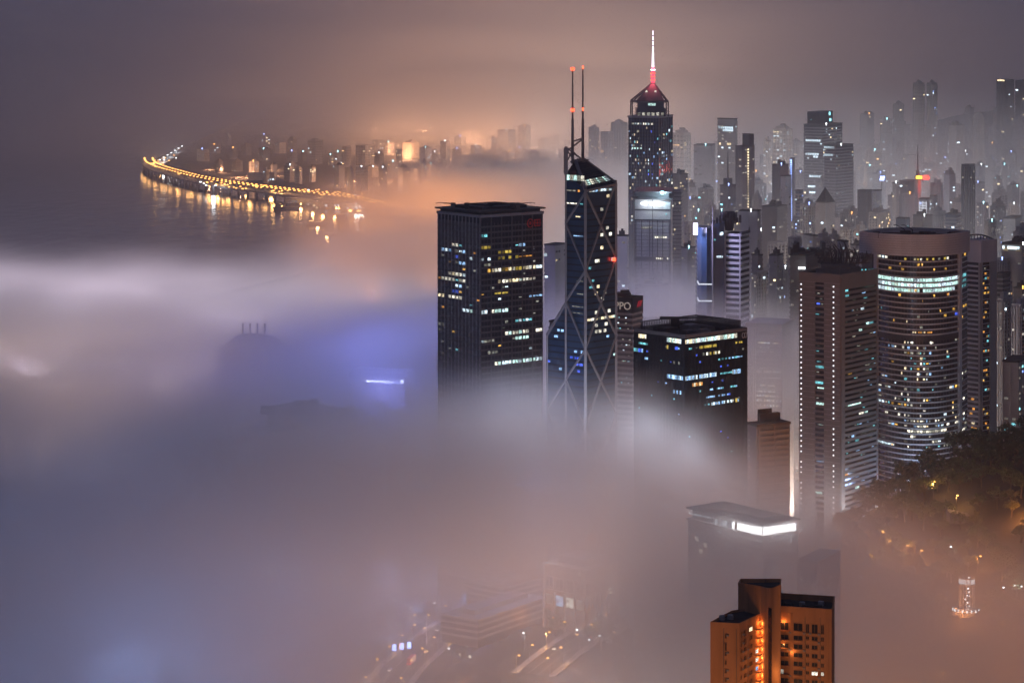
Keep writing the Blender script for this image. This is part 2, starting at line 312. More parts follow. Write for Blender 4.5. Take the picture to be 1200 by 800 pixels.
# 1 --- the square dark glass tower with roof cranes
def square_glass_tower():
    ft = corner_foot(513.5, 563, 635.5, 1650, 51); zt = zat(251, 1650)
    t = thing('office_tower', 'square dark gridded glass tower with slab roof and roof cranes, standing out of the fog', 'tower', block_base(ft))
    z0 = ORG[t.name].z; C_, R_, B_, L_ = ft; nfl = 72; p = 3.78
    m = MB(); m.prism(ft, z0, zt - 1); m.build('glass_core', M['glass'], t)
    m = MB()
    k = 0
    z = zt - 8.5
    while z > 60: m.prism_ring(ft, z - .55, z + .55, .35); z -= p; k += 1
    m.build('spandrel', M['dframe'], t, kind='stuff')
    for nm, a, b, nb in (('left', L_, C_, 12), ('right', C_, R_, 6)):  # left face metal made lighter, for the fog light it reflects
        m = MB(); fins(m, a, b, nb, z0, zt - 2, .75 if nb == 6 else .5, .6); m.build('pier', M['frame'] if nb == 12 else M['dframe'], t)
        m = MB(); fins(m, a, b, nb * 3, z0, zt - 6, .14, .3, False); m.build('mullion', M['frame'] if nb == 12 else M['dframe'], t)
    m = MB(); m.prism(grow(ft, .8), zt - 2.4, zt - .6); m.build('roof_band', M['frame'], t)
    m = MB(); m.prism(grow(ft, -1), zt - .6, zt + .9); m.prism(grow(ft, 1.6), zt + .9, zt + 1.9); m.build('roof_slab', M['dark'], t)
    m = MB(); m.prism(grow(ft, -7), zt + 1.9, zt + 3.6); m.prism(grow(ft, -15), zt + 3.6, zt + 4.6); m.build('roof_plant', M['dark'], t)
    for px, py, dx in ((531, 245, -9), (547, 244, 13), (601, 244, -9), (607, 245, 9), (575, 243, 6)):
        Yd = 1668; b_ = at(px, py, Yd); m = MB(); m.bar((b_.x, b_.y, zt + 1.5), (b_.x, b_.y, zt + 5.4), 2.4, 2.0); m.bar((b_.x, b_.y, zt + 5.2), (b_.x + dx, b_.y - 2, zt + 6.3), .8, .45)
        m.bar((b_.x + dx, b_.y - 2, zt + 6.3), (b_.x + dx * 1.25, b_.y - 2, zt + 5.6), .4); m.box(b_.x - 1.6, b_.y - 1.6, zt + 4, b_.x + 1.6, b_.y + 1.6, zt + 6)
        m.build('roof_crane', M['dark'], t)
    # dark company mark at the top of the right face: a ring and a square
    m = MB(); d = (R_ - C_).normalized(); n = Vector((d.y, -d.x)); l = (R_ - C_).length
    def pt(u, zz, o=.85): q = C_ + d * (u * l) + n * o; return (q.x, q.y, zz)
    zc = zt - 8
    for i in range(14):
        a0 = 2 * math.pi * i / 14; a1 = a0 + 2 * math.pi / 14; m.bar(pt(.79 + .045 * math.cos(a0), zc + 2.7 * math.sin(a0)), pt(.79 + .045 * math.cos(a1), zc + 2.7 * math.sin(a1)), .5)
    m.bar(pt(.79, zc + 1), pt(.79, zc - 1), 1.3); m.bar(pt(.86, zc - 2), pt(.95, zc - 2), .6); m.bar(pt(.86, zc + 2), pt(.95, zc + 2), .6)
    for u in (.86, .905, .95): m.bar(pt(u, zc - 2), pt(u, zc + 2), .6)
    m.bar(pt(.86, zc), pt(.95, zc), .5); m.build('company_mark', M['red'], t)
    # lit windows: (face, picture row of the photograph, from, to, colour)
    rowz = lambda py: zat(py, 1650) - .0
    def row(face, py, u0, u1, mt, h=1.9, prob=1.0, split=None):
        a, b, nb = (L_, C_, 12) if face == 'l' else (C_, R_, 6); n_ = split or (nb * 3 if nb == 6 else nb)
        zc = zt - 8.5 - round((zt - 8.5 - rowz(py)) / p) * p + p / 2
        i0, i1 = int(u0 * n_), max(int(u0 * n_) + 1, int(round(u1 * n_)))
        for i in range(i0, i1):
            if RN.random() <= prob: pane(t, a, b, (i + .1) / n_, (i + .9) / n_, zc - h / 2, zc + h / 2, E[mt if isinstance(mt, str) else pick(mt)])
    for a_ in [('l', 295, .4, .5, 'cream'), ('l', 299, .12, .36, ['cool', 'sky']), ('l', 301, .42, .52, 'dim'), ('l', 303, .6, .68, 'sky'), ('l', 305, .76, .86, 'cool'), ('l', 311, .42, .5, 'deep'),
               ('l', 313, .58, .64, 'sky'), ('l', 325, .28, .62, ['cream', 'warm']), ('l', 327, .6, .7, 'cool'), ('l', 333, .14, .25, 'cream'), ('l', 333, .3, .4, 'cream'), ('l', 335, .55, .68, 'cream'),
               ('l', 343, .42, .62, ['sky', 'cool']), ('l', 351, .4, .5, 'deep'), ('l', 355, .08, .2, 'warm'), ('l', 358, .3, .6, 'cream'), ('l', 370, .62, .8, ['cool', 'mint']), ('l', 387, .05, .2, 'dim'),
               ('r', 282, .05, .12, 'cyan'), ('r', 293, .04, .14, 'yellow'), ('r', 297, 0, .16, 'amber'), ('r', 294, .62, .74, 'sky'), ('r', 294, .66, .74, 'cool'), ('r', 305, .04, .16, 'cool', 1.7, .8), ('r', 304, .28, .5, 'yellow', 1.8, .9),
               ('r', 306, .6, .82, 'orange', .8, .6), ('r', 312, .05, .22, ['sky', 'dim'], 1.6, .7), ('r', 310, .33, .62, 'yellow', 1.9, .9), ('r', 320, .12, .88, ['amber', 'warm', 'cream', 'yellow'], 2.1, .95), ('r', 324, .76, .86, 'sky'),
               ('r', 324, .9, 1.0, 'cool'), ('r', 334, .3, .62, ['cream', 'warm'], 2.1, .95), ('r', 334, .62, .9, 'cream', 1.6, .8), ('r', 345, .2, .4, 'dim', 1.2, .6), ('r', 352, .2, .42, 'yellow', 1.2, .8), ('r', 357, .8, 1, 'sky', 1.2, .8),
               ('r', 369, 0, .42, ['mint', 'cool', 'cream'], 2.1, .95), ('r', 381, .6, .82, ['cyan', 'cool'], 1.5, .8), ('r', 384, .3, .42, 'dim', 1.6, .7), ('r', 399, .4, .8, ['cream', 'mint'], 2.1, .95), ('r', 396, .92, 1, 'cream'), ('r', 406, .6, .76, 'mint'),
               ('r', 403, 0, .2, ['dim', 'cool'], 1.6, .9), ('r', 417, .14, .3, 'dim', 1.8, .9), ('r', 432, .25, .66, ['cool', 'mint', 'cream'], 2.1, .9), ('r', 430, .66, 1, ['cool', 'mint'], 2.1, .9)]: row(*a_)
    for k in range(46):
        f = pick('lr'); row(f, RN.uniform(290, 425), (u := RN.random() * .94), u + .03, pick(['dim', 'dim', 'amber', 'cool', 'cyan', 'orange']), RN.choice([.7, 1.1]))
square_glass_tower()

# 2 --- the twin-mast tower with diagonal bracing
def braced_tower():
    Yc = 1550; ft = corner_foot(641, 686, 722, Yc, 42); C_, R_, B_, L_ = ft
    t = thing('braced_tower', 'slender angular blue glass tower with pale diagonal bracing and two tall masts', 'tower', block_base(ft))
    z0 = ORG[t.name].z; zz = lambda py: zat(py, Yc)
    Mid = None
    d = (C_ - L_); k = (663 - 600) / F; s = (k * L_.y - L_.x) / (d.x - k * d.y); Mid = L_ + d * s
    back = B_ + (Mid - L_)
    zy = lambda py, q: CAM_Z - py * q.y / F
    up = [C_, R_, back, Mid]; zC, zR, zM = zy(222, C_), zy(214, R_), zy(204, Mid)
    apx = Vector((xat(674, Mid.y + 12), Mid.y + 12)); zA = zy(188, apx); apx2 = Vector((xat(684, Mid.y + 18), Mid.y + 18)); zA2 = zy(186, apx2)
    # upper shaft with its crystal roof
    m = MB(); v = lambda q, z_: (q.x, q.y, z_)
    zb = zC - 12
    m.prism(up, z0, [zC, zR, zM, zM]); m.build('upper_shaft', M['blue'], t)
    m = MB()
    m.poly([v(C_, zC), v(R_, zR), v(apx2, zA2), v(apx, zA)]); m.poly([v(Mid, zM), v(C_, zC), v(apx, zA)]); m.poly([v(R_, zR), v(back, zM), v(apx2, zA2)]); m.poly([v(back, zM), v(Mid, zM), v(apx, zA), v(apx2, zA2)])
    m.build('crystal_roof', M['black'], t)
    # glazing ribs of the crystal roof
    m = MB()
    for i in range(1, 14):
        f = i / 14; m.bar(Vector(v(C_, zC)).lerp(Vector(v(apx, zA)), f) + Vector((0, -.3, .3)), Vector(v(R_, zR)).lerp(Vector(v(apx2, zA2)), f) + Vector((0, -.3, .3)), .35)
    for i in range(1, 12):
        f = i / 12; m.bar(Vector(v(C_, zC)).lerp(Vector(v(R_, zR)), f) + Vector((0, -.3, .3)), Vector(v(apx, zA)).lerp(Vector(v(apx2, zA2)), f) + Vector((0, -.3, .3)), .25)
    for i in range(1, 10):
        f = i / 10; m.bar(Vector(v(Mid, zM)).lerp(Vector(v(apx, zA)), f), Vector(v(C_, zC)).lerp(Vector(v(apx, zA)), f), .3)
    m.build('roof_rib', M['dframe'], t, kind='stuff')
    # lower west shaft with its sloping roof
    zl, zm = zy(392, L_), zy(355, Mid)
    m = MB(); m.prism([L_, Mid, back, B_], z0, [zl, zm, zm, zl]); m.build('lower_shaft', M['blue'], t)
    # storeys
    m = MB(); z = z0 + 3
    while z < zC - 8:
        for a, b, lim in ((C_, R_, 999), (Mid, C_, 999)): m.wall(a, b, z, z + .9, .01, .18)
        if z < zl - 2: m.wall(L_, Mid, z, z + .9, .01, .18)
        elif z < zm - 2:
            q = L_ + (Mid - L_) * ((z - zl + 3) / (zm - zl)); m.wall(q, Mid, z, z + .9, .01, .18)
        z += 3.9
    m.build('spandrel', M['glass'], t, kind='stuff')
    # bracing: vertical edges and the great diagonals, one piece each
    def edge_bar(a, za, b, zb_, w=1.05, o=.8):
        m = MB(); q0 = Vector((a.x, a.y - o, za)); q1 = Vector((b.x, b.y - o, zb_)); m.bar(q0, q1, w); m.build('brace', M['frame'], t)
    edge_bar(C_, z0, C_, zC, 1.6, 1.0); edge_bar(R_, z0, R_, zR, 1.4); edge_bar(Mid, z0, Mid, zM, 1.2); edge_bar(L_, z0, L_, zl, 1.2); edge_bar(L_, zl, Mid, zm, 1.3); edge_bar(C_, zC, apx, zA, 1.8); edge_bar(Mid, zM, Mid, zy(173, Mid), 2.6)
    edge_bar(R_, zR, apx2, zA2, 1.3); edge_bar(C_, zC - 1, R_, zR - 1, 1.2)
    H = zy(225, C_) - zy(317, C_); zt_ = zy(225, C_)
    for i in range(6):
        a, b = zt_ - i * H, zt_ - (i + 1) * H
        if b < z0: break
        rr = zy(214, R_) - zy(222, C_) + 3
        edge_bar(C_, a, R_, b + rr); edge_bar(R_, a + rr, C_, b)
        mm = (a + b) / 2 + 4
        edge_bar(C_, a, Mid, mm); edge_bar(Mid, mm, C_, b)
        if i >= 2 or True:
            if mm < zm + 2 and i > 0:
                lo_ = mm - H / 2 + 4
                if lo_ < zl: edge_bar(Mid, mm, L_, lo_); edge_bar(L_, lo_, Mid, mm - H)
    # masts with red obstruction lamps, on a truss frame
    for px, top, lamps in ((671, 79, (81, 129)), (683, 78, (79, 128))):
        Yd = Mid.y + 14; x = xat(px, Yd); b_ = zat(192, Yd)
        mast = MB(); mast.cyl(x, Yd, b_, zat(140, Yd), .95, .8, 8); mast.cyl(x, Yd, zat(140, Yd), zat(top, Yd), .62, .42, 8); mo = mast.build('mast', M['steel'], t)
        for py in lamps:
            m = MB(); m.cyl(x, Yd - .6, zat(py, Yd) - .9, zat(py, Yd) + .9, 1.15 if px == 671 else .4, None, 8); m.build('obstruction_lamp', G['red'] if px == 671 else G['tail'], mo)
    m = MB(); Yd = Mid.y + 10; q = lambda px, py: at(px, py, Yd)
    for a, b, w in (((662.5, 172), (686, 190), 1.1), ((663, 178), (683, 163), 1.0), ((671, 166), (683, 162), .9), ((663, 174), (674, 190), .9), ((668, 190), (690, 187), .8), ((664, 190), (671, 176), .8), ((672, 178), (684, 190), .7), ((676, 186), (690, 189), .6)): m.bar(q(*a), q(*b), w)
    m.build('mast_truss', M['steel'], t)
    # lights: bright crystal rows, then scattered panes
    def win(face, py, u0, u1, mt, h=1.7, n_=None):
        a, b = (C_, R_) if face == 'r' else (Mid, C_) if face == 'm' else (L_, Mid)
        um = (u0 + u1) / 2; yq = (a + (b - a) * um).y; zc = CAM_Z - py * yq / F; zc = z0 + 3 + round((zc - z0 - 3) / 3.9) * 3.9 + 2.4
        n_ = n_ or max(1, int((u1 - u0) * 11))
        for i in range(n_): pane(t, a, b, lerp(u0, u1, (i + .08) / n_), lerp(u0, u1, (i + .92) / n_), zc - h / 2, zc + h / 2, E[mt if isinstance(mt, str) else pick(mt)], .14)
    for u, mt in ((.08, 'cream'), (.2, 'mint'), (.32, 'cream'), (.44, 'dim'), (.56, 'mint'), (.68, 'dim'), (.8, 'mint'), (.9, 'cool')):
        a = Vector(v(C_, zC)).lerp(Vector(v(apx, zA)), .12); b = Vector(v(R_, zR)).lerp(Vector(v(apx2, zA2)), .12); a2 = Vector(v(C_, zC)).lerp(Vector(v(apx, zA)), .30); b2_ = Vector(v(R_, zR)).lerp(Vector(v(apx2, zA2)), .30)
        m = MB(); o = Vector((0, -.25, .25)); q0, q1, q2, q3 = a.lerp(b, u - .045) + o, a.lerp(b, u + .045) + o, a2.lerp(b2_, u + .045) + o, a2.lerp(b2_, u - .045) + o
        m.hexa([q0 - o, q1 - o, q2 - o, q3 - o, q0, q1, q2, q3]); m.build('lit_window', E[mt], t)
    win('m', 216, .02, .95, ['cream', 'mint', 'dim'], 3.2, 5); win('m', 229, .05, .5, 'dim', .8); win('m', 231, .62, .72, 'orange', 1.3); win('m', 243, .05, .6, 'cream', .8); win('m', 246, .72, .9, 'cyan', .8); win('m', 258, .5, .75, 'warm', .7)
    win('m', 282, .4, .9, 'sky', .5); win('r', 228, .12, .95, ['cool', 'sky', 'dim'], 1.5, 9)
    for py, u in ((237, .68), (247, .48), (275, .66), (275, .76), (276, .48), (291, .48), (298, .48), (307, .3), (307, .36), (341, .36), (349, .3), (349, .58), (357, .5), (365, .72), (371, .3), (386, .3), (394, .3), (385, .62), (388, .58), (395, .42)): win('r', py, u, u + .1, pick(['warm', 'cream', 'cream']), 1.9, 1)
    win('r', 374, .05, .95, ['cream', 'dim', 'warm'], 1.5, 8)
    for py, u, mt in ((345, .12, 'cyan'), (331, .2, 'cyan'), (317, .1, 'cyan'), (396, .68, 'sky'), (378, .9, 'mint'), (418, .9, 'mint'), (340, .2, 'sky')): win('r', py, u, u + .09, mt, 1.3, 1)
    m = MB(); q = at(719.5, 304, R_.y - 4); m.cyl(q.x, q.y, q.z - 1, q.z + 1, 1.1, None, 8); m.build('sign_lamp', G['red'], t)
    win('r', 306, .84, .96, 'cyan', 2, 2)
    for py in (392, 397, 420, 424, 427, 431, 434, 438):
        for j in range(2): u = RN.uniform(0, .8); win(pick('lm'), py, u, u + .16, ['deep', 'sky', 'deep'], 1.4, 1)
    for py in (373, 362, 335, 350): win('m', py, .3 + RN.random() * .3, .9, 'dim', .5)
    lamp(C_.x - 30, C_.y - 30, 120, (.25, .35, 1), 9e4, 6)      # bare blue point light that tints the west side
braced_tower()

# 3 --- the tower with a pyramid crown, red lantern and lit mast
def crowned_tower():
    Yc = 2650; ft = corner_foot(736.5, 772, 788, Yc, 24); C_, R_, B_, L_ = ft; zz = lambda py: zat(py, Yc)
    t = thing('crowned_tower', 'tall blue glass tower with pyramid crown, glowing red lantern and white lit mast', 'tower', block_base(ft)); z0 = ORG[t.name].z; zt = zz(137)
    m = MB(); m.prism(ft, z0, zt); m.build('shaft', M['blue'], t)
    m = MB(); fins(m, L_, C_, 11, z0, zt, 1.0, .5); fins(m, C_, R_, 6, z0, zt, 1.0, .5); m.build('mullion', M['dframe'], t)
    m = MB(); z = zt - 3
    while z > 40:
        m.prism_ring(ft, z, z + 1.0, .3); z -= 3.7
    m.build('spandrel', M['glass'], t, kind='stuff')
    m = MB(); m.prism(grow(ft, .8), zt - 1.5, zt + .8); m.build('cornice', M['frame'], t)
    cx = sum(ft, Vector((0, 0))) / 4; cx = Vector((xat(762, cx.y), cx.y)); kx = cx.y / F
    s1 = [Vector((cx.x + a * kx, cx.y + b * kx)) for a, b in ((-17, -16), (17, -16), (17, 16), (-17, 16))]
    m = MB(); m.prism(s1, zt, zz(128)); m.prism(grow(s1, -1.6), zz(128), zz(119)); m.prism(grow(s1, 1.2), zz(121), zz(119.5)); m.build('setback', M['glass'], t)
    for i in range(6): pane(t, s1[0], s1[1], .04 + i * .16, .14 + i * .16, zz(136), zz(132.5), E[('dim', 'cream', 'dim', 'cream', 'cream', 'dim')[i]], .2)
    pane(t, s1[0], s1[1], .4, .66, zz(124.5), zz(121.5), E['mint'], .3)
    fr = [Vector((cx.x + a * kx, cx.y + b * kx)) for a, b in ((-22, -20), (20, -20), (20, 20), (-22, 20))]
    m = MB(); ap = (xat(765.5, cx.y), cx.y, zat(96, cx.y))
    for q in fr: m.bar((q.x, q.y, zt), (q.x, q.y, zz(120)), 1.3); m.bar((q.x, q.y, zz(120)), ap, 1.3, .9)
    for i in range(4): q, r = fr[i], fr[(i + 1) % 4]; m.bar((q.x, q.y, zz(120)), (r.x, r.y, zz(120)), 1.1)
    m.build('crown_frame', M['dframe'], t)
    m = MB(); i0 = [(q.x, q.y, zz(119)) for q in grow(s1, -1.2)]; topq = [(ap[0] + a, ap[1] + b, ap[2] - 2) for a, b in ((-2.4, -2.4), (2.4, -2.4), (2.4, 2.4), (-2.4, 2.4))]; m.hexa(i0 + topq); m.build('pyramid', M['dframe'], t)
    m = MB()
    for px, py in ((768, 107), (757.5, 107)):
        q = at(px, py, cx.y - 9); m.cyl(q.x, q.y - 2, q.z - 1, q.z + 1, 1.3, .6, 6)
    m.build('floodlight', E['cream'], t)
    yl = cx.y; xl = xat(765.2, yl)
    la = MB(); la.cyl(xl, yl, zat(97, yl), zat(79, yl), 1.9, 1.6, 10); lo_ = la.build('red_lantern', G['crown'], t)
    for py in (82, 86, 90, 94): m = MB(); m.cyl(xl, yl, zat(py + .7, yl), zat(py - .7, yl), 2.3, None, 10); m.build('light_ring', G['signw'] if py == 82 else G['redneon'], lo_)
    m = MB(); m.cyl(xl, yl, zat(79, yl), zat(56, yl), 1.25, .75, 8); m.cyl(xl, yl, zat(56, yl), zat(36, yl), .6, .3, 8); m.build('mast', G['mast'], t)
    m = MB()
    for py in (60, 54, 48, 42): m.cyl(xl, yl, zat(py + .6, yl), zat(py - .6, yl), 1.0, None, 8)
    m.build('mast_collar', M['steel'], t)
    lamp(xl, yl - 8, zat(88, yl), (1, .08, .12), 2.5e4, 3); lamp(xl, yl - 6, zat(66, yl), (.95, .8, 1), 2e4, 2)
    for k in range(190):
        f = RN.random(); a, b, nb = (L_, C_, 22) if f < .66 else (C_, R_, 10); i = RN.randrange(nb)
        if a is L_ and RN.random() < .25 and i > 14: continue
        fl = RN.randrange(2, 32); zc = zt - 3 - 3.7 * fl - 1.3
        mt = pick(['dim', 'cream', 'warm', 'cool', 'sky', 'cyan', 'dim']) if i < 14 else pick(['sky', 'cyan', 'cool', 'deep'])
        pane(t, a, b, (i + .12) / nb, (i + .88) / nb, zc - 1.1, zc + 1.1, E[mt], .4)
    for i in range(14): pane(t, L_, C_, .1 + i * .055, .1 + i * .055 + .04, zt - 8.5, zt - 6.6, E[pick(['cream', 'cool', 'dim'])], .4)
    for i in range(5): pane(t, L_, C_, .12 + i * .07, .17 + i * .07, zz(175.5), zz(173.5), E['mint'], .4)
crowned_tower()

# 4 --- the black office block in the middle
def black_block():
    Yc = 1400; ft = corner_foot(743, 802.5, 875.5, Yc, 48); C_, R_, B_, L_ = ft; zt = zat(394, Yc)
    t = thing('office_block', 'black glass office block with cluttered flat roof and one bright window strip below it', 'office block', block_base(ft)); z0 = ORG[t.name].z
    m = MB(); m.prism(ft, z0, zt - 1.2); m.build('glass_core', M['black'], t)
    m = MB(); p = 4.0; z = zt - 5
    while z > 50: m.prism_ring(ft, z - .8, z + .2, .22); z -= p
    m.build('spandrel', M['black'], t, kind='stuff')
    m = MB(); fins(m, L_, C_, 16, z0, zt - 3, .2, .26); fins(m, C_, R_, 18, z0, zt - 3, .2, .26); m.build('mullion', M['black'], t)
    inn = grow(ft, -1.2); m = MB()
    for a, b in loop_edges(ft): m.wall(a, b, zt - 1.2, zt + .6, -1.0, .15)
    m.build('parapet', M['dframe'], t)
    # roof fence of upright fins
    m = MB(); far = grow(ft, -2.5)
    for a, b in ((far[3], far[2]), (far[2], far[1])):
        for i in range(34):
            q = lerp(a, b, (i + .5) / 34); m.box(q.x - .32, q.y - .32, zt - 1.2, q.x + .32, q.y + .32, zt + 4.2)
    m.build('roof_fence', M['dframe'], t, kind='stuff')
    m = MB()
    for a, b in ((far[3], far[2]), (far[2], far[1])): m.bar((a.x, a.y, zt + 4.4), (b.x, b.y, zt + 4.4), .5); m.bar((a.x, a.y, zt + 1.4), (b.x, b.y, zt + 1.4), .4)
    m.build('fence_rail', M['dframe'], t)
    u = (R_ - C_).normalized(); v_ = (L_ - C_).normalized(); a_ = math.atan2(u.y, u.x)
    for (x, y, w, d_, h, mt) in ((10, 8, 9, 7, 3.2, 'dframe'), (22, 9, 10, 5, 2.5, 'steel'), (8, 22, 12, 9, 3.6, 'dark'), (24, 20, 12, 9, 4.5, 'steel'), (16, 32, 14, 6, 4.0, 'dframe'), (34, 14, 6, 14, 3, 'dframe'), (34, 33, 9, 8, 4.4, 'dark'), (6, 36, 7, 6, 2.2, 'steel'), (40, 8, 5, 5, 2, 'dark')):
        o = C_ + u * x + v_ * y; m = MB(); ft2 = [o, o + u * w * .8, o + u * w * .8 + v_ * d_ * .8, o + v_ * d_ * .8]; h *= .62; m.prism(ft2, zt - 1.2, zt - 1.2 + h); m.prism(grow(ft2, -.8), zt - 1.2 + h, zt - .7 + h); m.build('roof_plant', M[mt], t)
    # window cleaning crane lying across the roof
    q = at(792, 378, 1436); m = MB(); m.bar((q.x - 9, q.y, zt + 5.6), (q.x + 7, q.y - 2, zt + 5.9), 1.6, 1.2); m.bar((q.x + 7, q.y - 2, zt + 5.9), (q.x + 18, q.y - 4, zt + 6.6), .8, .6); m.bar((q.x + 15, q.y - 4, zt + 7.5), (q.x + 20, q.y - 4, zt + 6.2), .5); m.box(q.x - 3, q.y - 2, zt + 1, q.x + 2, q.y + 2, zt + 6); m.build('roof_crane', M['dark'], t)
    # two small pale rings: the mark near the right corner of the roof
    m = MB(); l = (R_ - C_).length; n = Vector((u.y, -u.x))
    for c0 in (.925, .965):
        for i in range(10):
            a0 = 2 * math.pi * i / 10; a1 = a0 + 2 * math.pi / 10
            P = lambda a: (lambda q: (q.x, q.y, zt - 3.4 + 1.5 * math.sin(a)))(C_ + u * (l * (c0 + .02 * math.cos(a))) + n * .6)
            m.bar(P(a0), P(a1), .35)
    m.build('company_mark', M['frame'], t)
    def row(face, py, u0, u1, mt, h=2.0, prob=1.0):
        a, b, nb = (L_, C_, 32) if face == 'l' else (C_, R_, 36); um = (u0 + u1) / 2; yq = (a + (b - a) * um).y; zc = CAM_Z - py * yq / F; zc = zt - 5 - round((zt - 5 - zc) / p) * p + 1.9
        for i in range(int(u0 * nb), max(int(u0 * nb) + 1, int(u1 * nb))):
            if RN.random() <= prob: pane(t, a, b, (i + .08) / nb, (i + .92) / nb, zc - h / 2, zc + h / 2, E[mt if isinstance(mt, str) else pick(mt)], .3)
    for r in [('l', 402, .1, .28, ['cream', 'warm'], 2.2), ('l', 404, .66, .94, ['cool', 'mint', 'cream'], 2.4), ('r', 404, .02, .14, ['warm', 'cool'], 2.2), ('r', 402, .12, .5, ['cool', 'cream', 'mint'], 2.2), ('r', 399, .5, .86, ['mint', 'cream'], 2.4),
              ('l', 410, .1, .3, 'cyan', 1.0, .7), ('l', 412, .66, .7, 'yellow', 2), ('l', 412, .82, .88, 'deep', 1.6), ('l', 416, .02, .1, 'cyan', 1.8), ('l', 418, .12, .26, ['deep', 'sky'], 2, .8), ('l', 425, .22, .3, 'sky', 1.2), ('l', 428, .76, .94, 'dim', 1.4, .8),
              ('l', 443, .66, .98, ['cool', 'sky'], 2.2, .95), ('r', 443, .02, .3, ['sky', 'cool'], 2.2, .95), ('r', 440, .28, .52, ['cool', 'sky'], 2.2, .9), ('r', 436, .76, .9, ['sky', 'cool'], 2.4), ('r', 438, .55, .76, 'cyan', .9, .7),
              ('r', 411, .2, .5, 'yellow', 1.4, .7), ('r', 417, .3, .56, ['dim', 'yellow', 'cream'], 1.5, .8), ('r', 404, .82, .98, 'yellow', .9, .5), ('r', 423, .5, .9, ['sky', 'cyan'], .9, .6), ('r', 457, .12, .3, ['orange', 'warm', 'cream'], 1.8), ('r', 459, .4, .86, ['cyan', 'sky'], .9, .5),
              ('r', 474, .44, .9, ['cool', 'sky', 'dim'], 1.5, .6), ('r', 472, .82, .88, 'yellow', 2.2), ('r', 466, .3, .8, 'sky', .8, .35), ('r', 432, .4, .7, 'deep', .8, .3), ('r', 479, .3, .7, 'cyan', .8, .3), ('l', 465, .8, .94, 'sky', 1.8, .7)]: row(*r)
    for k in range(34): uu = RN.random() * .94; row(pick('lr'), RN.uniform(408, 530), uu, uu + .03, pick(['cyan', 'sky', 'dim', 'deep']), RN.choice([.6, .9]))
black_block()

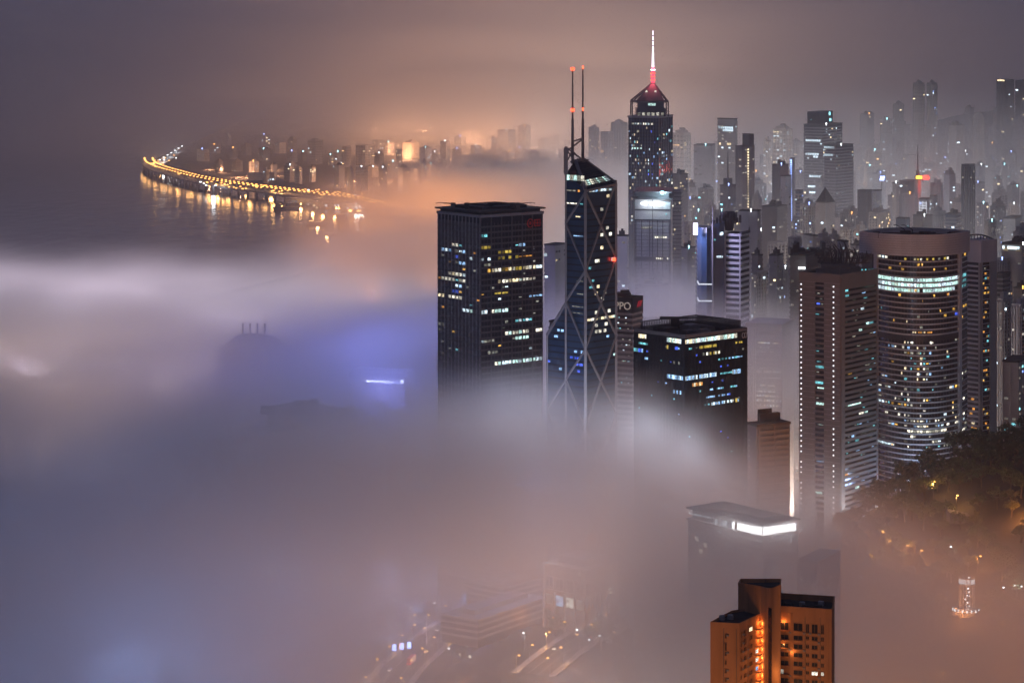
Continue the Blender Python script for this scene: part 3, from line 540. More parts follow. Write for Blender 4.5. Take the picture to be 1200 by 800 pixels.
# 5 --- the hotel slab left of the round tower
def bead_hotel():
    Yc = 1700; ft = corner_foot(937, 985, 1027.5, Yc, 38); C_, R_, B_, L_ = ft; zt = zat(324, Yc)
    t = thing('hotel_tower', 'brown stone hotel slab edged with beads of white lamps, a steel sculpture on its roof', 'hotel', block_base(ft)); z0 = ORG[t.name].z
    m = MB(); m.prism(ft, z0, zt); m.build('core', M['black'], t)
    p = 3.5; n = 44; m = MB()
    # left face: stone with a central ladder of dark openings
    for u0, u1 in ((0, .39), (.61, 1.0)): m.wall(lerp(L_, C_, u0), lerp(L_, C_, u1), z0, zt, .01, .7)
    m.wall(lerp(L_, C_, .39), lerp(L_, C_, .61), zt - 5, zt, .01, .7); m.build('stone_pier', M['brown'], t)
    m = MB()
    for i in range(n): m.wall(lerp(L_, C_, .39), lerp(L_, C_, .61), zt - 6.2 - i * p - p + 2.0, zt - 6.2 - i * p - p + 3.4, .01, .6)
    m.build('sill_band', M['brown'], t, kind='stuff')
    # thin joints across the stone
    m = MB()
    for i in range(n):
        for u0, u1 in ((0, .385), (.615, 1.0)): m.wall(lerp(L_, C_, u0), lerp(L_, C_, u1), zt - 5 - i * p, zt - 5 - i * p + .22, .69, .78)
    m.build('stone_joint', M['conc'], t, kind='stuff')
    # right face: bands between two piers, blind panel at the top
    m = MB(); m.wall(C_, lerp(C_, R_, .10), z0, zt, .01, .7); m.wall(lerp(C_, R_, .97), R_, z0, zt, .01, .7); m.wall(lerp(C_, R_, .10), lerp(C_, R_, .97), zt - 9, zt, .01, .7); m.build('end_pier', M['brown'], t)
    for i in range(n): z = zt - 10.6 - i * p; m = MB(); m.wall(lerp(C_, R_, .10), lerp(C_, R_, .97), z - 2.0, z - .1, .01, .6); m.build('spandrel', M['brown'], t)
    m = MB(); m.wall(R_, B_, z0, zt, .01, .5); m.wall(B_, L_, z0, zt, .01, .5); m.build('rear_wall', M['brown'], t)
    m = MB()
    for a, b in loop_edges(ft): m.wall(a, b, zt, zt + 1.3, -.6, .7)
    m.build('parapet', M['brown'], t)
    for u in (.055, .845):                                          # the bead lamps, one above the other
        for i in range(44):
            z = zt - 7 - i * p
            if z < 40: break
            if RN.random() < .05: continue
            pane(t, L_, C_, u - .014, u + .014, z - .45, z + .45, G['dot'], 1.0, .4, 'bead_lamp')
    c_ = sum(ft, Vector((0, 0))) / 4; m = MB(); m.prism([c_ + (q - c_) * .58 for q in ft], zt, zt + 3.2); m.prism([c_ + (q - c_) * .45 for q in ft], zt + 3.2, zt + 5.8); m.build('roof_plinth', M['brown'], t)
    # the steel sculpture: a thicket of curved ribs over a low frame
    m = MB(); r = random.Random(5); bx = xat(985, c_.y); zb = zt + 5.8
    for i in range(38):
        x = bx - 15 + 33 * i / 37; q = Vector((x, c_.y + r.uniform(-6, 6), zb)); hgt = 5.5 + 9.5 * math.sin(math.pi * (i + 3) / 43) * r.uniform(.7, 1.1) * (1.0 if i < 24 else .6)
        k1 = q + Vector((r.uniform(-2, 4), r.uniform(-2, 2), hgt * .6)); k2 = k1 + Vector((r.uniform(-6, 2), r.uniform(-2, 2), hgt * .38)); m.bar(q, k1, .75, .6); m.bar(k1, k2, .6, .3)
        if i % 2: m.bar(k1, k1 + Vector((r.uniform(2, 6), 0, r.uniform(-3, 2.5))), .5, .35)
    for z in (1, 3.4): m.bar((bx - 15, c_.y - 5, zb + z), (bx + 19, c_.y - 5, zb + z), .6); m.bar((bx - 15, c_.y + 5, zb + z), (bx + 19, c_.y + 5, zb + z), .6)
    m.build('roof_sculpture', M['dark'], t)
    def w(face, py, u, u1, mt, h=1.3):
        a, b = (L_, C_) if face == 'l' else (C_, R_); yq = lerp(a, b, (u + u1) / 2).y; zc = CAM_Z - py * yq / F
        if face == 'r': zc = zt - 10.6 - round((zt - 10.6 - zc) / p) * p + .65
        else: zc = zt - 6.2 - round((zt - 6.2 - zc) / p) * p + .9
        pane(t, a, b, u, u1, zc - h / 2, zc + h / 2, E[mt], .25)
    for a_ in (('r', 341, .13, .2, 'cyan'), ('r', 346, .13, .22, 'cyan'), ('r', 350, .12, .18, 'cyan'), ('r', 365, .55, .64, 'cool', 1.5), ('r', 381, .7, .78, 'mint', 1.6), ('r', 380, .8, .9, 'cyan'), ('r', 388, .5, .58, 'mint', 1.6), ('r', 332, .7, .95, 'cyan', .8), ('r', 334, .5, .6, 'cyan', .8),
               ('l', 360, .42, .5, 'deep', 1), ('l', 371, .4, .48, 'cyan', .8), ('l', 431, .4, .6, 'cyan', 1.6), ('l', 447, .4, .58, 'cyan', 1.6), ('l', 459, .44, .6, 'mint', .8), ('l', 475, .41, .6, 'mint', 1.6), ('l', 577, .4, .55, 'mint', 1.4), ('l', 541, .42, .6, 'sky', .9),
               ('r', 476, .2, .55, 'mint', .9), ('r', 486, .5, .62, 'cream', 1.2), ('r', 484, .66, .74, 'mint', 1), ('r', 516, .4, .5, 'cyan'), ('r', 514, .3, .36, 'sky'), ('r', 555, .08, .2, 'orange', 1), ('r', 569, .4, .5, 'mint', 1.6), ('r', 440, .2, .3, 'amber', .8), ('r', 436, .8, .85, 'cyan', .8)): w(*a_)
    for k in range(60): u = RN.uniform(.12, .92); w('r', RN.uniform(345, 570), u, u + RN.choice([.03, .05, .09]), pick(['dim', 'cyan', 'dim', 'sky']), .5)
    for k in range(16): u = RN.uniform(.4, .54); w('l', RN.uniform(345, 570), u, u + .06, pick(['dim', 'cyan']), .6)
    for i in range(12): q = lerp(L_, R_, .45 + i * .045); m = MB(); m.box(q.x - .5, q.y - .5, zt + .4, q.x + .5, q.y + .5, zt + 1.2); m.build('roof_lamp', E['cyan'], t)
bead_hotel()

# 6 --- the round-fronted hotel
def round_hotel():
    Yc = 1760; t0 = Vector((xat(1026, Yc + 12), Yc + 12)); t1 = Vector((xat(1125, Yc + 6), Yc + 6)); t2 = Vector((xat(1133.5, Yc + 26), Yc + 26))
    n = 28; arc = []
    d = t1 - t0; nn = Vector((d.y, -d.x)).normalized()
    for i in range(n + 1):
        s = i / n; arc.append(t0 + d * s + nn * (26 * (1 - (2 * s - 1) ** 2)))
    back = [t2, Vector((t2.x - 22, t2.y + 34)), Vector((t0.x - 4, t0.y + 36))]
    ft = arc + back; zt = zat(297, Yc); base = Vector((xat(1080, Yc + 20), Yc + 20)); zb = 62
    t = thing('round_hotel', 'round fronted hotel tower with curved pale floor bands and a broad ring at its top', 'hotel', (base.x, base.y, zb))
    m = MB(); m.prism(ft, zb, zt); m.build('glass_core', M['glass'], t)
    p = 3.55; nfl = 44
    def arcband(mb, z0, z1, o, i0=0, i1=n):
        for i in range(i0, i1): mb.wall(arc[i], arc[i + 1], z0, z1, .01, o)
    for k in range(nfl):
        z = zt - 3.6 - k * p
        if z < 76: break
        if k in (15,): continue
        m = MB(); arcband(m, z - .85, z, 1.1); m.wall(t1, t2, z - .85, z, .01, .35); m.build('floor_band', M['pale'], t)
    m = MB(); arcband(m, zt - 3.6 - 15 * p - 1.3, zt - 3.6 - 15 * p + 2.6, .9); m.build('plant_floor', M['dark'], t)
    m = MB(); arcband(m, zb + 2, 76, 1.0); m.build('podium_band', M['conc'], t)
    m = MB(); m.wall(arc[0], arc[1], zb, zt, .02, 1.6); m.wall(arc[n - 1], arc[n], zb, zt, .02, 1.6); m.build('end_pier', M['pale'], t)
    m = MB()
    for i in range(1, n): q = arc[i]; m.cyl(q.x, q.y - .1, 76, zt, .16, None, 5)
    m.build('mullion', M['dframe'], t, kind='stuff')
    # the ring wall at the top overhangs the slab on the left
    big = []
    e0 = Vector((xat(1007, Yc + 8), Yc + 8)); e1 = Vector((xat(1136.5, Yc + 14), Yc + 14)); d2 = e1 - e0; n2 = Vector((d2.y, -d2.x)).normalized()
    for i in range(n + 1): s = i / n; big.append(e0 + d2 * s + n2 * (29 * (1 - (2 * s - 1) ** 2)))
    bk = []
    for i in range(n + 1): s = 1 - i / n; bk.append(e0 + d2 * s - n2 * (30 * (1 - (2 * s - 1) ** 2)))
    ringp = big + bk[1:-1]; zr0, zr1 = zt - .2, zat(272.5, Yc)
    m = MB()
    for a, b in loop_edges(ringp): m.wall(a, b, zr0, zr1, -1.4, 0)
    m.build('crown_ring', M['pale'], t)
    m = MB(); 
    for j in range(1, 9):
        z = lerp(zr0, zr1, j / 9)
        for a, b in loop_edges(ringp): m.wall(a, b, z, z + .16, -.01, .1)
    m.build('ring_joint', M['frame'], t, kind='stuff')
    m = MB(); m.prism(grow(ringp, -1.2), zr1 - 4.5, zr1 - 3.5); m.build('roof_deck', M['roof'], t)
    m = MB(); r = random.Random(3)
    for i in range(14):
        q = e0 + d2 * r.uniform(.15, .88) + n2 * r.uniform(-16, 16); m.box(q.x - r.uniform(1.5, 5), q.y - 2, zr1 - 3.5, q.x + r.uniform(1.5, 5), q.y + 2, zr1 - 3.5 + r.uniform(1.2, 3.6))
    m.build('roof_plant', M['roof'], t)
    for i in range(2):
        q = at(1060 + 9 * i, 270, Yc + 12); m = MB(); m.bar((q.x, q.y, zr1 - 3), (q.x, q.y, zr1 + 1), .8); m.bar((q.x, q.y, zr1 + 1), (q.x - 6, q.y, zr1 + 4.4), .6, .45); m.bar((q.x - 6, q.y, zr1 + 4.4), (q.x - 7.5, q.y, zr1 + 4), .5); m.build('roof_crane', M['dark'], t)
    # left of the glass, the dark void under the ring with a column
    m = MB(); q0 = Vector((xat(1010, Yc + 26), Yc + 26)); m.prism([q0, t0 + Vector((0, 8)), t0 + Vector((0, 22)), q0 + Vector((0, 14))], zb, zt - .3); m.build('wing', M['brown'], t)
    # lit panes: storey by storey
    def w(s0, s1, k, mt, h=1.7, o=.35):
        i = min(n - 1, int(s0 * n)); f0 = s0 * n - i; f1 = min(1, s1 * n - i); zc = zt - 3.6 - k * p + 1.25
        pane(t, arc[i], arc[i + 1], f0, f1, zc - h / 2, zc + h / 2, E[mt], o, .2)
    for k in (4, 5, 6):
        for i in range(1, n - 1):
            if k < 6 or RN.random() < .75: w(i / n + .002, (i + .9) / n, k, pick(['mint', 'mint', 'cool', 'mint']) if i < 20 else pick(['mint', 'cool', 'cyan']), 2.2)
        pane(t, t1, t2, .1, .3, zt - 3.6 - k * p + .2, zt - 3.6 - k * p + 2.2, E['cyan'], .2); pane(t, t1, t2, .45, .8, zt - 3.6 - k * p + .2, zt - 3.6 - k * p + 2.2, E['cyan'], .2)
    for i, mt in ((1, 'cream'), (2, 'cool'), (3, 'cream'), (9, 'yellow'), (12, 'warm'), (13, 'yellow'), (14, 'cream'), (16, 'yellow'), (18, 'yellow'), (20, 'dim'), (22, 'yellow'), (23, 'cream')): w(i / n + .004, (i + .75) / n, 0, mt, 1.5)
    for py, u, mt in ((304, .27, 'amber'), (304, .47, 'amber'), (307, .53, 'mint'), (312, .52, 'amber'), (316, .15, 'amber'), (317, .29, 'amber'), (316, .66, 'amber'), (316, .8, 'amber'), (336, .22, 'orange'), (336, .37, 'orange'), (336, .55, 'deep'), (341, .14, 'amber'), (341, .37, 'amber'), (341, .44, 'amber'), (341, .8, 'amber'),
                      (345, .26, 'amber'), (346, .66, 'amber'), (345, .83, 'orange'), (349, .85, 'cool'), (356, .53, 'amber'), (365, .02, 'amber'), (366, .07, 'cyan'), (365, .6, 'dim'), (365, .74, 'amber'), (368, .9, 'amber'), (371, .93, 'deep'), (375, .2, 'amber'), (374, .79, 'amber'), (371, .47, 'dim'), (379, .35, 'warm'), (385, .5, 'dim'),
                      (402, .62, 'cream'), (408, .3, 'cream'), (409, .57, 'sky'), (413, .48, 'warm')):
        k = round((zt - 3.6 - zat(py, Yc - 20)) / p + .35); w(u, u + .032, max(1, k), mt, 1.6)
    for i in range(11): w(.42 + i * .021, .436 + i * .021, 14, pick(['orange', 'warm', 'dim']), 1.0)
    for k in range(16, 43):
        for i in range(1, n - 1):
            pr = .17 + .45 * (k in (27, 28)) * (i < 18) + .5 * (k in (31, 32)) * (8 < i < 24) + .25 * (k == 25) + .25 * (8 < i < 17 and k < 24)
            if k > 36: pr = .05
            if RN.random() < pr: w(i / n + .003, (i + RN.choice([.45, .7, .9])) / n, k, pick(['cream', 'dim', 'cream', 'warm', 'cool', 'dim', 'sky', 'cyan', 'amber'] if k > 22 else ['cream', 'warm', 'amber', 'sky', 'dim', 'cyan']), RN.choice([.9, 1.3, 1.6]))
    for i in range(1, 6): w(i / n, (i + .85) / n, 36, 'cool', 1.4)
    for i in range(10, 23): w(i / n + .002, (i + .9) / n, 33, pick(['cream', 'cream', 'warm', 'dim']), 1.6)
    for py, u in ((300, .2), (305, .6), (363, .4), (363, .7), (376, .2), (330, .1)): zc = zt - 3.6 - round((zt - 3.6 - zat(py, Yc)) / p) * p + 1.2; pane(t, t1, t2, u, u + .16, zc - .8, zc + .8, E['amber'], .2)
    for k in range(22, 40):
        for u in (.15, .4, .65):
            if RN.random() < .2: zc = zt - 3.6 - k * p + 1.2; pane(t, t1, t2, u, u + .2, zc - .7, zc + .7, E[pick(['cream', 'dim', 'cool'])], .2)
    q = at(1075, 572, Yc - 34); lamp(q.x, q.y, q.z - 2, (.35, .55, 1), 3.2e4, 3)     # blue floodlights at the foot
    q = at(1082, 566, Yc - 34); lamp(q.x, q.y, q.z, (.5, .7, 1), 1.2e4, 2)
round_hotel()

# 7 --- the striped hotel behind it
def striped_hotel():
    Yc = 1850; ft = corner_foot(1131, 1149.5, 1167, Yc, 45); C_, R_, B_, L_ = ft; zt = zat(282, Yc); zb = 50
    t = thing('striped_hotel', 'slim concrete hotel behind the round one, striped with balconies on its left face', 'hotel', block_base(ft, zb))
    m = MB(); m.prism(ft, zb, zt - 1); m.build('core', M['glass'], t)
    m = MB(); m.prism_ring(ft, zt - 16, zt, .6); m.build('crown_panel', M['pale'], t)
    m = MB(); m.wall(lerp(L_, C_, .88), C_, zb, zt - 16, .01, .9); m.wall(C_, lerp(C_, R_, .06), zb, zt - 16, .01, .9); m.wall(lerp(C_, R_, .56), R_, zb, zt - 16, .01, .9); m.build('pier', M['conc'], t)
    p = 3.5
    for k in range(48):
        z = zt - 18 - k * p
        if z < zb + 4: break
        m = MB(); m.wall(L_, lerp(L_, C_, .88), z - 1.4, z, .01, 1.0); m.wall(lerp(C_, R_, .06), lerp(C_, R_, .56), z - .5, z, .01, .3); m.build('balcony', M['pale'], t)
    c0 = (L_ + C_) / 2; m = MB()
    for i in range(10):
        f0, f1 = i / 10, (i + 1) / 10; q = lambda f: Vector((lerp(L_, R_, f).x, lerp(L_, R_, f).y, zt + 5.5 * math.sin(math.pi * (.25 + .7 * f)) - 2)); m.bar(q(f0), q(f1), 1.0); m.bar((q(f0).x, q(f0).y, zt), q(f0), .5)
    m.build('roof_truss', M['dframe'], t)
    for k in range(60):
        i = RN.randrange(1, 46); z = zt - 18 - i * p + .9
        if z < zb + 6: continue
        if i > 26 and RN.random() < .55: u = RN.uniform(.3, .7); pane(t, L_, C_, u, u + RN.uniform(.1, .2), z - .7, z + .7, E[pick(['amber', 'warm', 'orange'])], .2)
        else: u = RN.uniform(.1, .45); pane(t, C_, R_, u, u + .1, z - .7, z + .7, E[pick(['amber', 'cyan', 'dim', 'orange'])], .25)
striped_hotel()

# 8 --- the blue and white tower with a drum on its roof
def drum_tower():
    Yd = 2000; t = thing('drum_tower', 'blue glass and white banded tower with dark ribbed drum and thin mast on top', 'tower', (xat(848, Yd + 15), Yd + 15, 4)); z0 = 3; X_ = lambda px, y=Yd: xat(px, y); zz = lambda py: zat(py, Yd)
    m = MB(); a = [Vector((X_(818), Yd + 8)), Vector((X_(822), Yd + 1)), Vector((X_(828), Yd - 2)), Vector((X_(834.5), Yd)), Vector((X_(834.5), Yd + 24)), Vector((X_(818), Yd + 24))]; m.prism(a, z0, zz(267)); m.build('rounded_bay', M['blue'], t)
    m = MB(); z = zz(269)
    while z > 60: m.prism_ring(a, z - .7, z, .3); z -= 3.6
    m.build('bay_band', M['blue'], t, kind='stuff')
    b_ = [Vector((X_(836), Yd + 2)), Vector((X_(849), Yd + 2)), Vector((X_(849), Yd + 30)), Vector((X_(836), Yd + 30))]; m = MB(); m.prism(b_, z0, [zz(263), zz(260), zz(260), zz(263)]); m.build('blue_bay', M['blue'], t)
    c_ = corner_foot(849, 868, 878, Yd, 25); m = MB(); m.prism(c_, z0, zz(274)); m.build('banded_wing', M['glass'], t)
    z = zz(274)
    while z > 50: m = MB(); m.prism_ring(c_, z - 2.0, z, .6); m.build('white_band', M['white'], t); z -= 4.4
    m = MB(); m.wall(c_[3], lerp(c_[3], c_[0], .1), z0, zz(274), .01, .8); m.wall(lerp(c_[3], c_[0], .93), c_[0], z0, zz(274), .01, .8); m.build('white_pier', M['white'], t)
    m = MB(); m.wall(c_[0], c_[1], zz(275), zz(272), -1, .9); m.bar((c_[1].x, c_[1].y, zz(274)), (c_[1].x, c_[1].y, zz(268)), 2, .6); m.build('fin', M['dframe'], t)
    xd = X_(854.5, Yd + 16); yd = Yd + 16; m = MB(); m.cyl(xd, yd, zz(272), zz(262), 3.4, 3.8, 14); m.cyl(xd, yd, zz(262), zz(257), 5.2, 6.0, 14); m.cyl(xd, yd, zz(257), zz(251), 5.6, 5.0, 14); m.cyl(xd, yd, zz(251), zz(249.5), 4.2, 3.8, 14); dm = m.build('drum', M['dark'], t)
    m = MB()
    for i in range(16):
        q = 2 * math.pi * i / 16; m.bar((xd + 5.6 * math.cos(q), yd + 5.6 * math.sin(q), zz(264)), (xd + 6.4 * math.cos(q), yd + 6.4 * math.sin(q), zz(250)), .4)
    m.build('drum_rib', M['dframe'], dm)
    m = MB()
    for i in range(9): m.box(X_(836) + i * 2.6, Yd + 6, zz(262), X_(836) + i * 2.6 + 1.6, Yd + 9, zz(262) + 2 + 2 * ((i * 7) % 3)); 
    m.build('roof_plant', M['dark'], t)
    m = MB(); m.cyl(X_(835.2), Yd - 1, z0, zz(262), .8, .8, 8); m.cyl(X_(835.2), Yd - 1, zz(262), zz(242), .4, .2, 8); m.build('mast', M['frame'], t)
    def w(a, b, u0, u1, py, mt, h=1.6): z = zz(py); pane(t, a, b, u0, u1, z - h / 2, z + h / 2, E[mt], .45)
    w(b_[0], b_[1], .6, .9, 274, 'cool', 2.6); w(b_[0], b_[1], .05, .25, 281, 'cyan', 1.6)
    for u in (.3, .45, .6, .75): w(b_[0], b_[1], u, u + .12, 301, 'cool', 1.6)
    for u in (.1, .3, .4, .6): w(c_[3], c_[0], u, u + .12, 301 - (u > .5) * 6, 'sky', 1.1)
    for k in range(14): u = RN.uniform(.05, .85); w(c_[3], c_[0], u, u + .08, 281 + 6.6 * RN.randrange(0, 6), pick(['sky', 'cyan', 'dim']), .8)
    for py in (332.5, 352):
        m = MB(); m.bar((X_(818), Yd - 3, zz(py)), (X_(834), Yd - 3.5, zz(py)), .9); q = Vector((X_(818), Yd - 3, zz(py) + .6)); m.bar(q, q + Vector((-.6, 0, 2.4)), 1.2, .5); m.build('light_bar', G['pearl'], t)
    # violet screen on the corner, glaring into the mist
    q = at(818, 268, Yd - 4); m = MB(); m.box(q.x - 3.6, q.y - 1, q.z - 4.6, q.x - .4, q.y, q.z + 4.2); m.build('screen', G['screen'], t); lamp(q.x - 16, q.y - 8, q.z, (.60, .56, 1), 1.5e5, 3)
drum_tower()

# 9 --- the pale slab with floodlamps along its roof, and the dark slab behind it
def flood_tower():
    Yd = 2400; ft = corner_foot(743.5, 786, 789, Yd, 6); C_, R_, B_, L_ = ft; zz = lambda py: zat(py, Yd); zt = zz(234)
    t = thing('floodlit_tower', 'pale grey panelled slab with a row of white floodlamps under its roof canopy', 'tower', block_base(ft)); z0 = ORG[t.name].z
    m = MB(); m.prism(ft, z0, zt); m.build('core', M['white'], t)
    m = MB()
    for py in (246, 258, 302): m.wall(L_, C_, zz(py) - .6, zz(py) + .6, .01, .5)
    m.wall(L_, C_, zz(306), zz(302), .01, .7)
    for u in (0, .04, .2, .42, .5, .64, .78, .96, 1): m.wall(lerp(L_, C_, max(0, u - .01)), lerp(L_, C_, min(1, u + .01)), z0, zz(258) if u not in (0, .5, 1) else zt, .01, .6)
    m.build('panel_joint', M['dframe'], t)
    m = MB(); z = zz(260)
    while z > 30: m.wall(L_, C_, z - .2, z + .2, .01, .25); z -= 3.4
    m.build('floor_line', M['frame'], t, kind='stuff')
    m = MB(); m.prism(grow(ft, 1.5), zt, zt + 1.4); m.prism([Vector((q.x, q.y)) for q in grow(ft, -2)], zt + 1.4, zt + 6); m.prism(grow(ft, 1), zt + 6, zt + 7.4); m.build('roof_canopy', M['dframe'], t)
    m = MB(); q = at(748, 234, Yd); m.prism([Vector((q.x - 4, q.y)), Vector((q.x + 5, q.y)), Vector((q.x + 5, q.y + 8)), Vector((q.x - 4, q.y + 8))], zt + 7.4, [zz(228), zz(228), zz(228), zz(228)]); m.bar((q.x - 2.5, q.y + 3, zz(230)), (q.x, q.y + 3, zz(223)), 6, .4); m.build('roof_horn', M['dframe'], t)
    for i, u in enumerate((.2, .3, .44, .5, .62, .68, .76)):
        q = lerp(L_, C_, u); big = i in (1, 3, 5); m = MB(); m.cyl(q.x, q.y - 2.2, zz(238.5) - (1.3 if big else .8), zz(238.5) + (1.3 if big else .8), 1.5 if big else .9, None, 8); m.build('floodlamp', G['whitel'], t)
    q = at(776, 226, Yd - 1); m = MB(); m.cyl(q.x, q.y, q.z - 1.4, q.z + 1.4, 1.5, None, 8); m.bar((q.x, q.y + 1, zt + 7), (q.x, q.y + 1, q.z), .5); m.build('beacon', G['cyanl'], t); lamp(q.x, q.y - 4, q.z, (.6, .9, 1), 2.5e4, 2)
    q = at(765, 241, Yd - 8); lamp(q.x, q.y, q.z, (.85, .97, 1), 5e3, 2)
    for u0, u1, py, mt in ((.2, .5, 267, 'dim'), (.56, .96, 278, 'cream'), (.6, .95, 303, 'cream'), (.05, .1, 278, 'cool'), (.3, .36, 250, 'cyan'), (.86, .9, 251, 'cyan')):
        nn = max(1, int((u1 - u0) * 20))
        for i in range(nn):
            if RN.random() < .8: z = zz(py); pane(t, L_, C_, lerp(u0, u1, i / nn), lerp(u0, u1, (i + .7) / nn), z - .8, z + .8, E[mt], .8)
    fb = corner_foot(786, 798.5, 801, 2440, 8); t2 = thing('slab_tower', 'dim blank slab close behind the floodlit tower with a crane on top', 'tower', block_base(fb)); m = MB(); m.prism(fb, 3, zat(224, 2440)); m.build('wall', M['conc'], t2)
    m = MB(); z = zat(226, 2440)
    while z > 40: m.prism_ring(fb, z - .8, z, .3); z -= 3.6
    m.build('floor_band', M['dframe'], t2, kind='stuff')
    for k in range(9): u = RN.uniform(.1, .8); z = zat(RN.uniform(232, 330), 2440); pane(t2, fb[3], fb[0], u, u + .12, z - .9, z + .9, E[pick(['cream', 'warm', 'dim'])], .4)
flood_tower()

# 10 --- the dark building whose rooftop sign ends in PPO
def sign_tower():
    Yd = 1750; ft = corner_foot(712, 741, 753, Yd, 28); C_, R_, B_, L_ = ft; zz = lambda py: zat(py, Yd); zt = zz(349)
    t = thing('sign_building', 'dark office building half behind the braced tower, letters across the top of its wall', 'office block', block_base(ft)); z0 = ORG[t.name].z
    m = MB(); m.prism(ft, z0, zt); m.build('wall', M['dframe'], t)
    m = MB(); z = zz(367)
    while z > 40: m.prism_ring(ft, z - 1.6, z, .4); z -= 3.7
    m.build('spandrel', M['conc'], t, kind='stuff')
    m = MB(); m.prism_ring(ft, zz(367), zt, .3); m.build('sign_band', M['dark'], t)
    m = MB(); m.prism_ring(ft, zz(392), zz(389), .6); m.build('plant_floor', M['dark'], t)
    q = at(734, 347, Yd + 10); m = MB(); m.box(q.x - 7, q.y - 4, zt, q.x + 3, q.y + 5, zt + 2.6); m.box(q.x - 4, q.y - 2, zt + 2.6, q.x + 2, q.y + 3, zt + 4.2); m.build('roof_plant', M['dark'], t)
    d = (C_ - L_).normalized(); n = Vector((d.y, -d.x)); cu = bpy.data.curves.new('sign_letters', 'FONT'); cu.body = 'LIPPO'; cu.size = 7.2; cu.extrude = .15; cu.align_x = 'RIGHT'; cu.offset = .06; cu.materials.append(G['letters'])
    o = bpy.data.objects.new('sign_letters', cu); COL.objects.link(o); o.parent = t; g = ORG[t.name]; e = lerp(L_, C_, .97) + n * .9
    o.location = (e.x - g.x, e.y - g.y, zz(358.5) - 2.6 - g.z); o.rotation_euler = (R(90), 0, math.atan2(d.y, d.x)); o.scale = (.95, 1, 1); to_mesh(o)
    for u in (.34, .56):
        q = lambda uu, z: (lambda s: (s.x, s.y, z))(lerp(C_, R_, uu) + Vector(((R_ - C_).y, -(R_ - C_).x)).normalized() * .7)
        m = MB(); m.hexa([q(u, zz(361)), q(u + .18, zz(361)), Vector(q(u + .18, zz(361))) + Vector((0, .2, 0)), Vector(q(u, zz(361))) + Vector((0, .2, 0)), q(u + .14, zz(354)), q(u + .34, zz(354)), Vector(q(u + .34, zz(354))) + Vector((0, .2, 0)), Vector(q(u + .14, zz(354))) + Vector((0, .2, 0))]); m.build('sign_emblem', G['redstripe'], t)
    for k in range(30): u = RN.uniform(.35, .9); z = zz(369) - 3.7 * RN.randrange(0, 13) - 2.6; pane(t, L_, C_, u, u + .06, z - .7, z + .7, E[pick(['dim', 'cyan', 'dim', 'cool'])], .2)
sign_tower()

# 11 --- the louvred block in front, and the tall hazy one behind with the bright lower floors
def louvred_block():
    Yd = 1480; ft = corner_foot(876.5, 888, 925.5, Yd, 62); C_, R_, B_, L_ = ft; zz = lambda py: zat(py, Yd); zt = zz(500)
    t = thing('louvred_block', 'flat roofed block with brown concrete sun louvres in two bays, standing before the lit street', 'office block', block_base(ft)); z0 = ORG[t.name].z
    m = MB(); m.prism(ft, z0, zt); m.build('wall', M['dframe'], t)
    z = zt - 2.5
    while z > 40:
        for u0, u1 in ((.05, .5), (.54, .98)): m = MB(); m.wall(lerp(C_, R_, u0), lerp(C_, R_, u1), z - 1.5, z, .01, 1.0); m.build('louvre', M['brown'], t)
        z -= 3.1
    m = MB(); m.wall(C_, lerp(C_, R_, .05), z0, zt, .01, 1.1); m.wall(lerp(C_, R_, .5), lerp(C_, R_, .54), z0, zt, .01, .5); m.wall(L_, C_, z0, zt, .01, .8); m.build('pier', M['brown'], t)
    m = MB(); m.prism_ring(ft, zt, zt + 1.4, .5); i_ = grow(ft, -4); m.prism(i_, zt + 1.4, zt + 6.5); m.prism([lerp(i_[3], i_[2], .1), lerp(i_[0], i_[1], .4), lerp(i_[3], i_[2], .7), i_[3]], zt + 6.5, zt + 9); m.build('penthouse', M['roof'], t)
    for k in range(24): pane(t, L_, C_, .2, .3, zt - 6 - k * 3.1, zt - 5.2 - k * 3.1, E['dim'], .9)
    Yd = 1960; fb = corner_foot(874, 917, 930, Yd, 20); t2 = thing('hazy_office_tower', 'pale misty tower behind the black block, its lower floors glittering above the louvred block', 'tower', block_base(fb)); zt2 = zat(380, Yd)
    m = MB(); m.prism(fb, 3, zt2); m.build('wall', M['tile'], t2)
    m = MB(); z = zt2 - 2
    while z > 30: m.wall(fb[3], fb[0], z - 1.3, z, .01, .6); z -= 3.6
    m.build('floor_band', M['tile'], t2, kind='stuff')
    m = MB()
    for u in (0, .18, .24, .97): m.wall(lerp(fb[3], fb[0], u), lerp(fb[3], fb[0], u + .03), 3, zt2, .01, 1.2)
    m.build('rib', M['tile'], t2)
    m = MB(); 
    for py in (386, 400): m.wall(lerp(fb[3], fb[0], -.02), lerp(fb[3], fb[0], .26), zat(py, Yd) - .5, zat(py, Yd) + .5, .5, 2.4)
    m.build('ledge', M['tile'], t2)
    for py, u0, u1, pr in ((384, .3, .9, .4), (402, .35, .9, .6), (407, .4, .7, .5), (412, .3, .95, .5), (433, .3, .6, .5), (436, .3, .98, .85), (444, .5, 1, .9), (452, .4, .8, .9), (456, .3, .9, .9), (460, .3, .8, .9), (465, .3, .9, .8), (470, .3, .98, .8), (476, .3, .95, .6)):
        nn = int((u1 - u0) * 26)
        for i in range(nn):
            if RN.random() < pr: z = zat(py, Yd); pane(t2, fb[3], fb[0], lerp(u0, u1, i / nn), lerp(u0, u1, (i + .7) / nn), z - .9, z + .9, E[pick(['cream', 'dim', 'warm', 'cool'])], .35)
louvred_block()

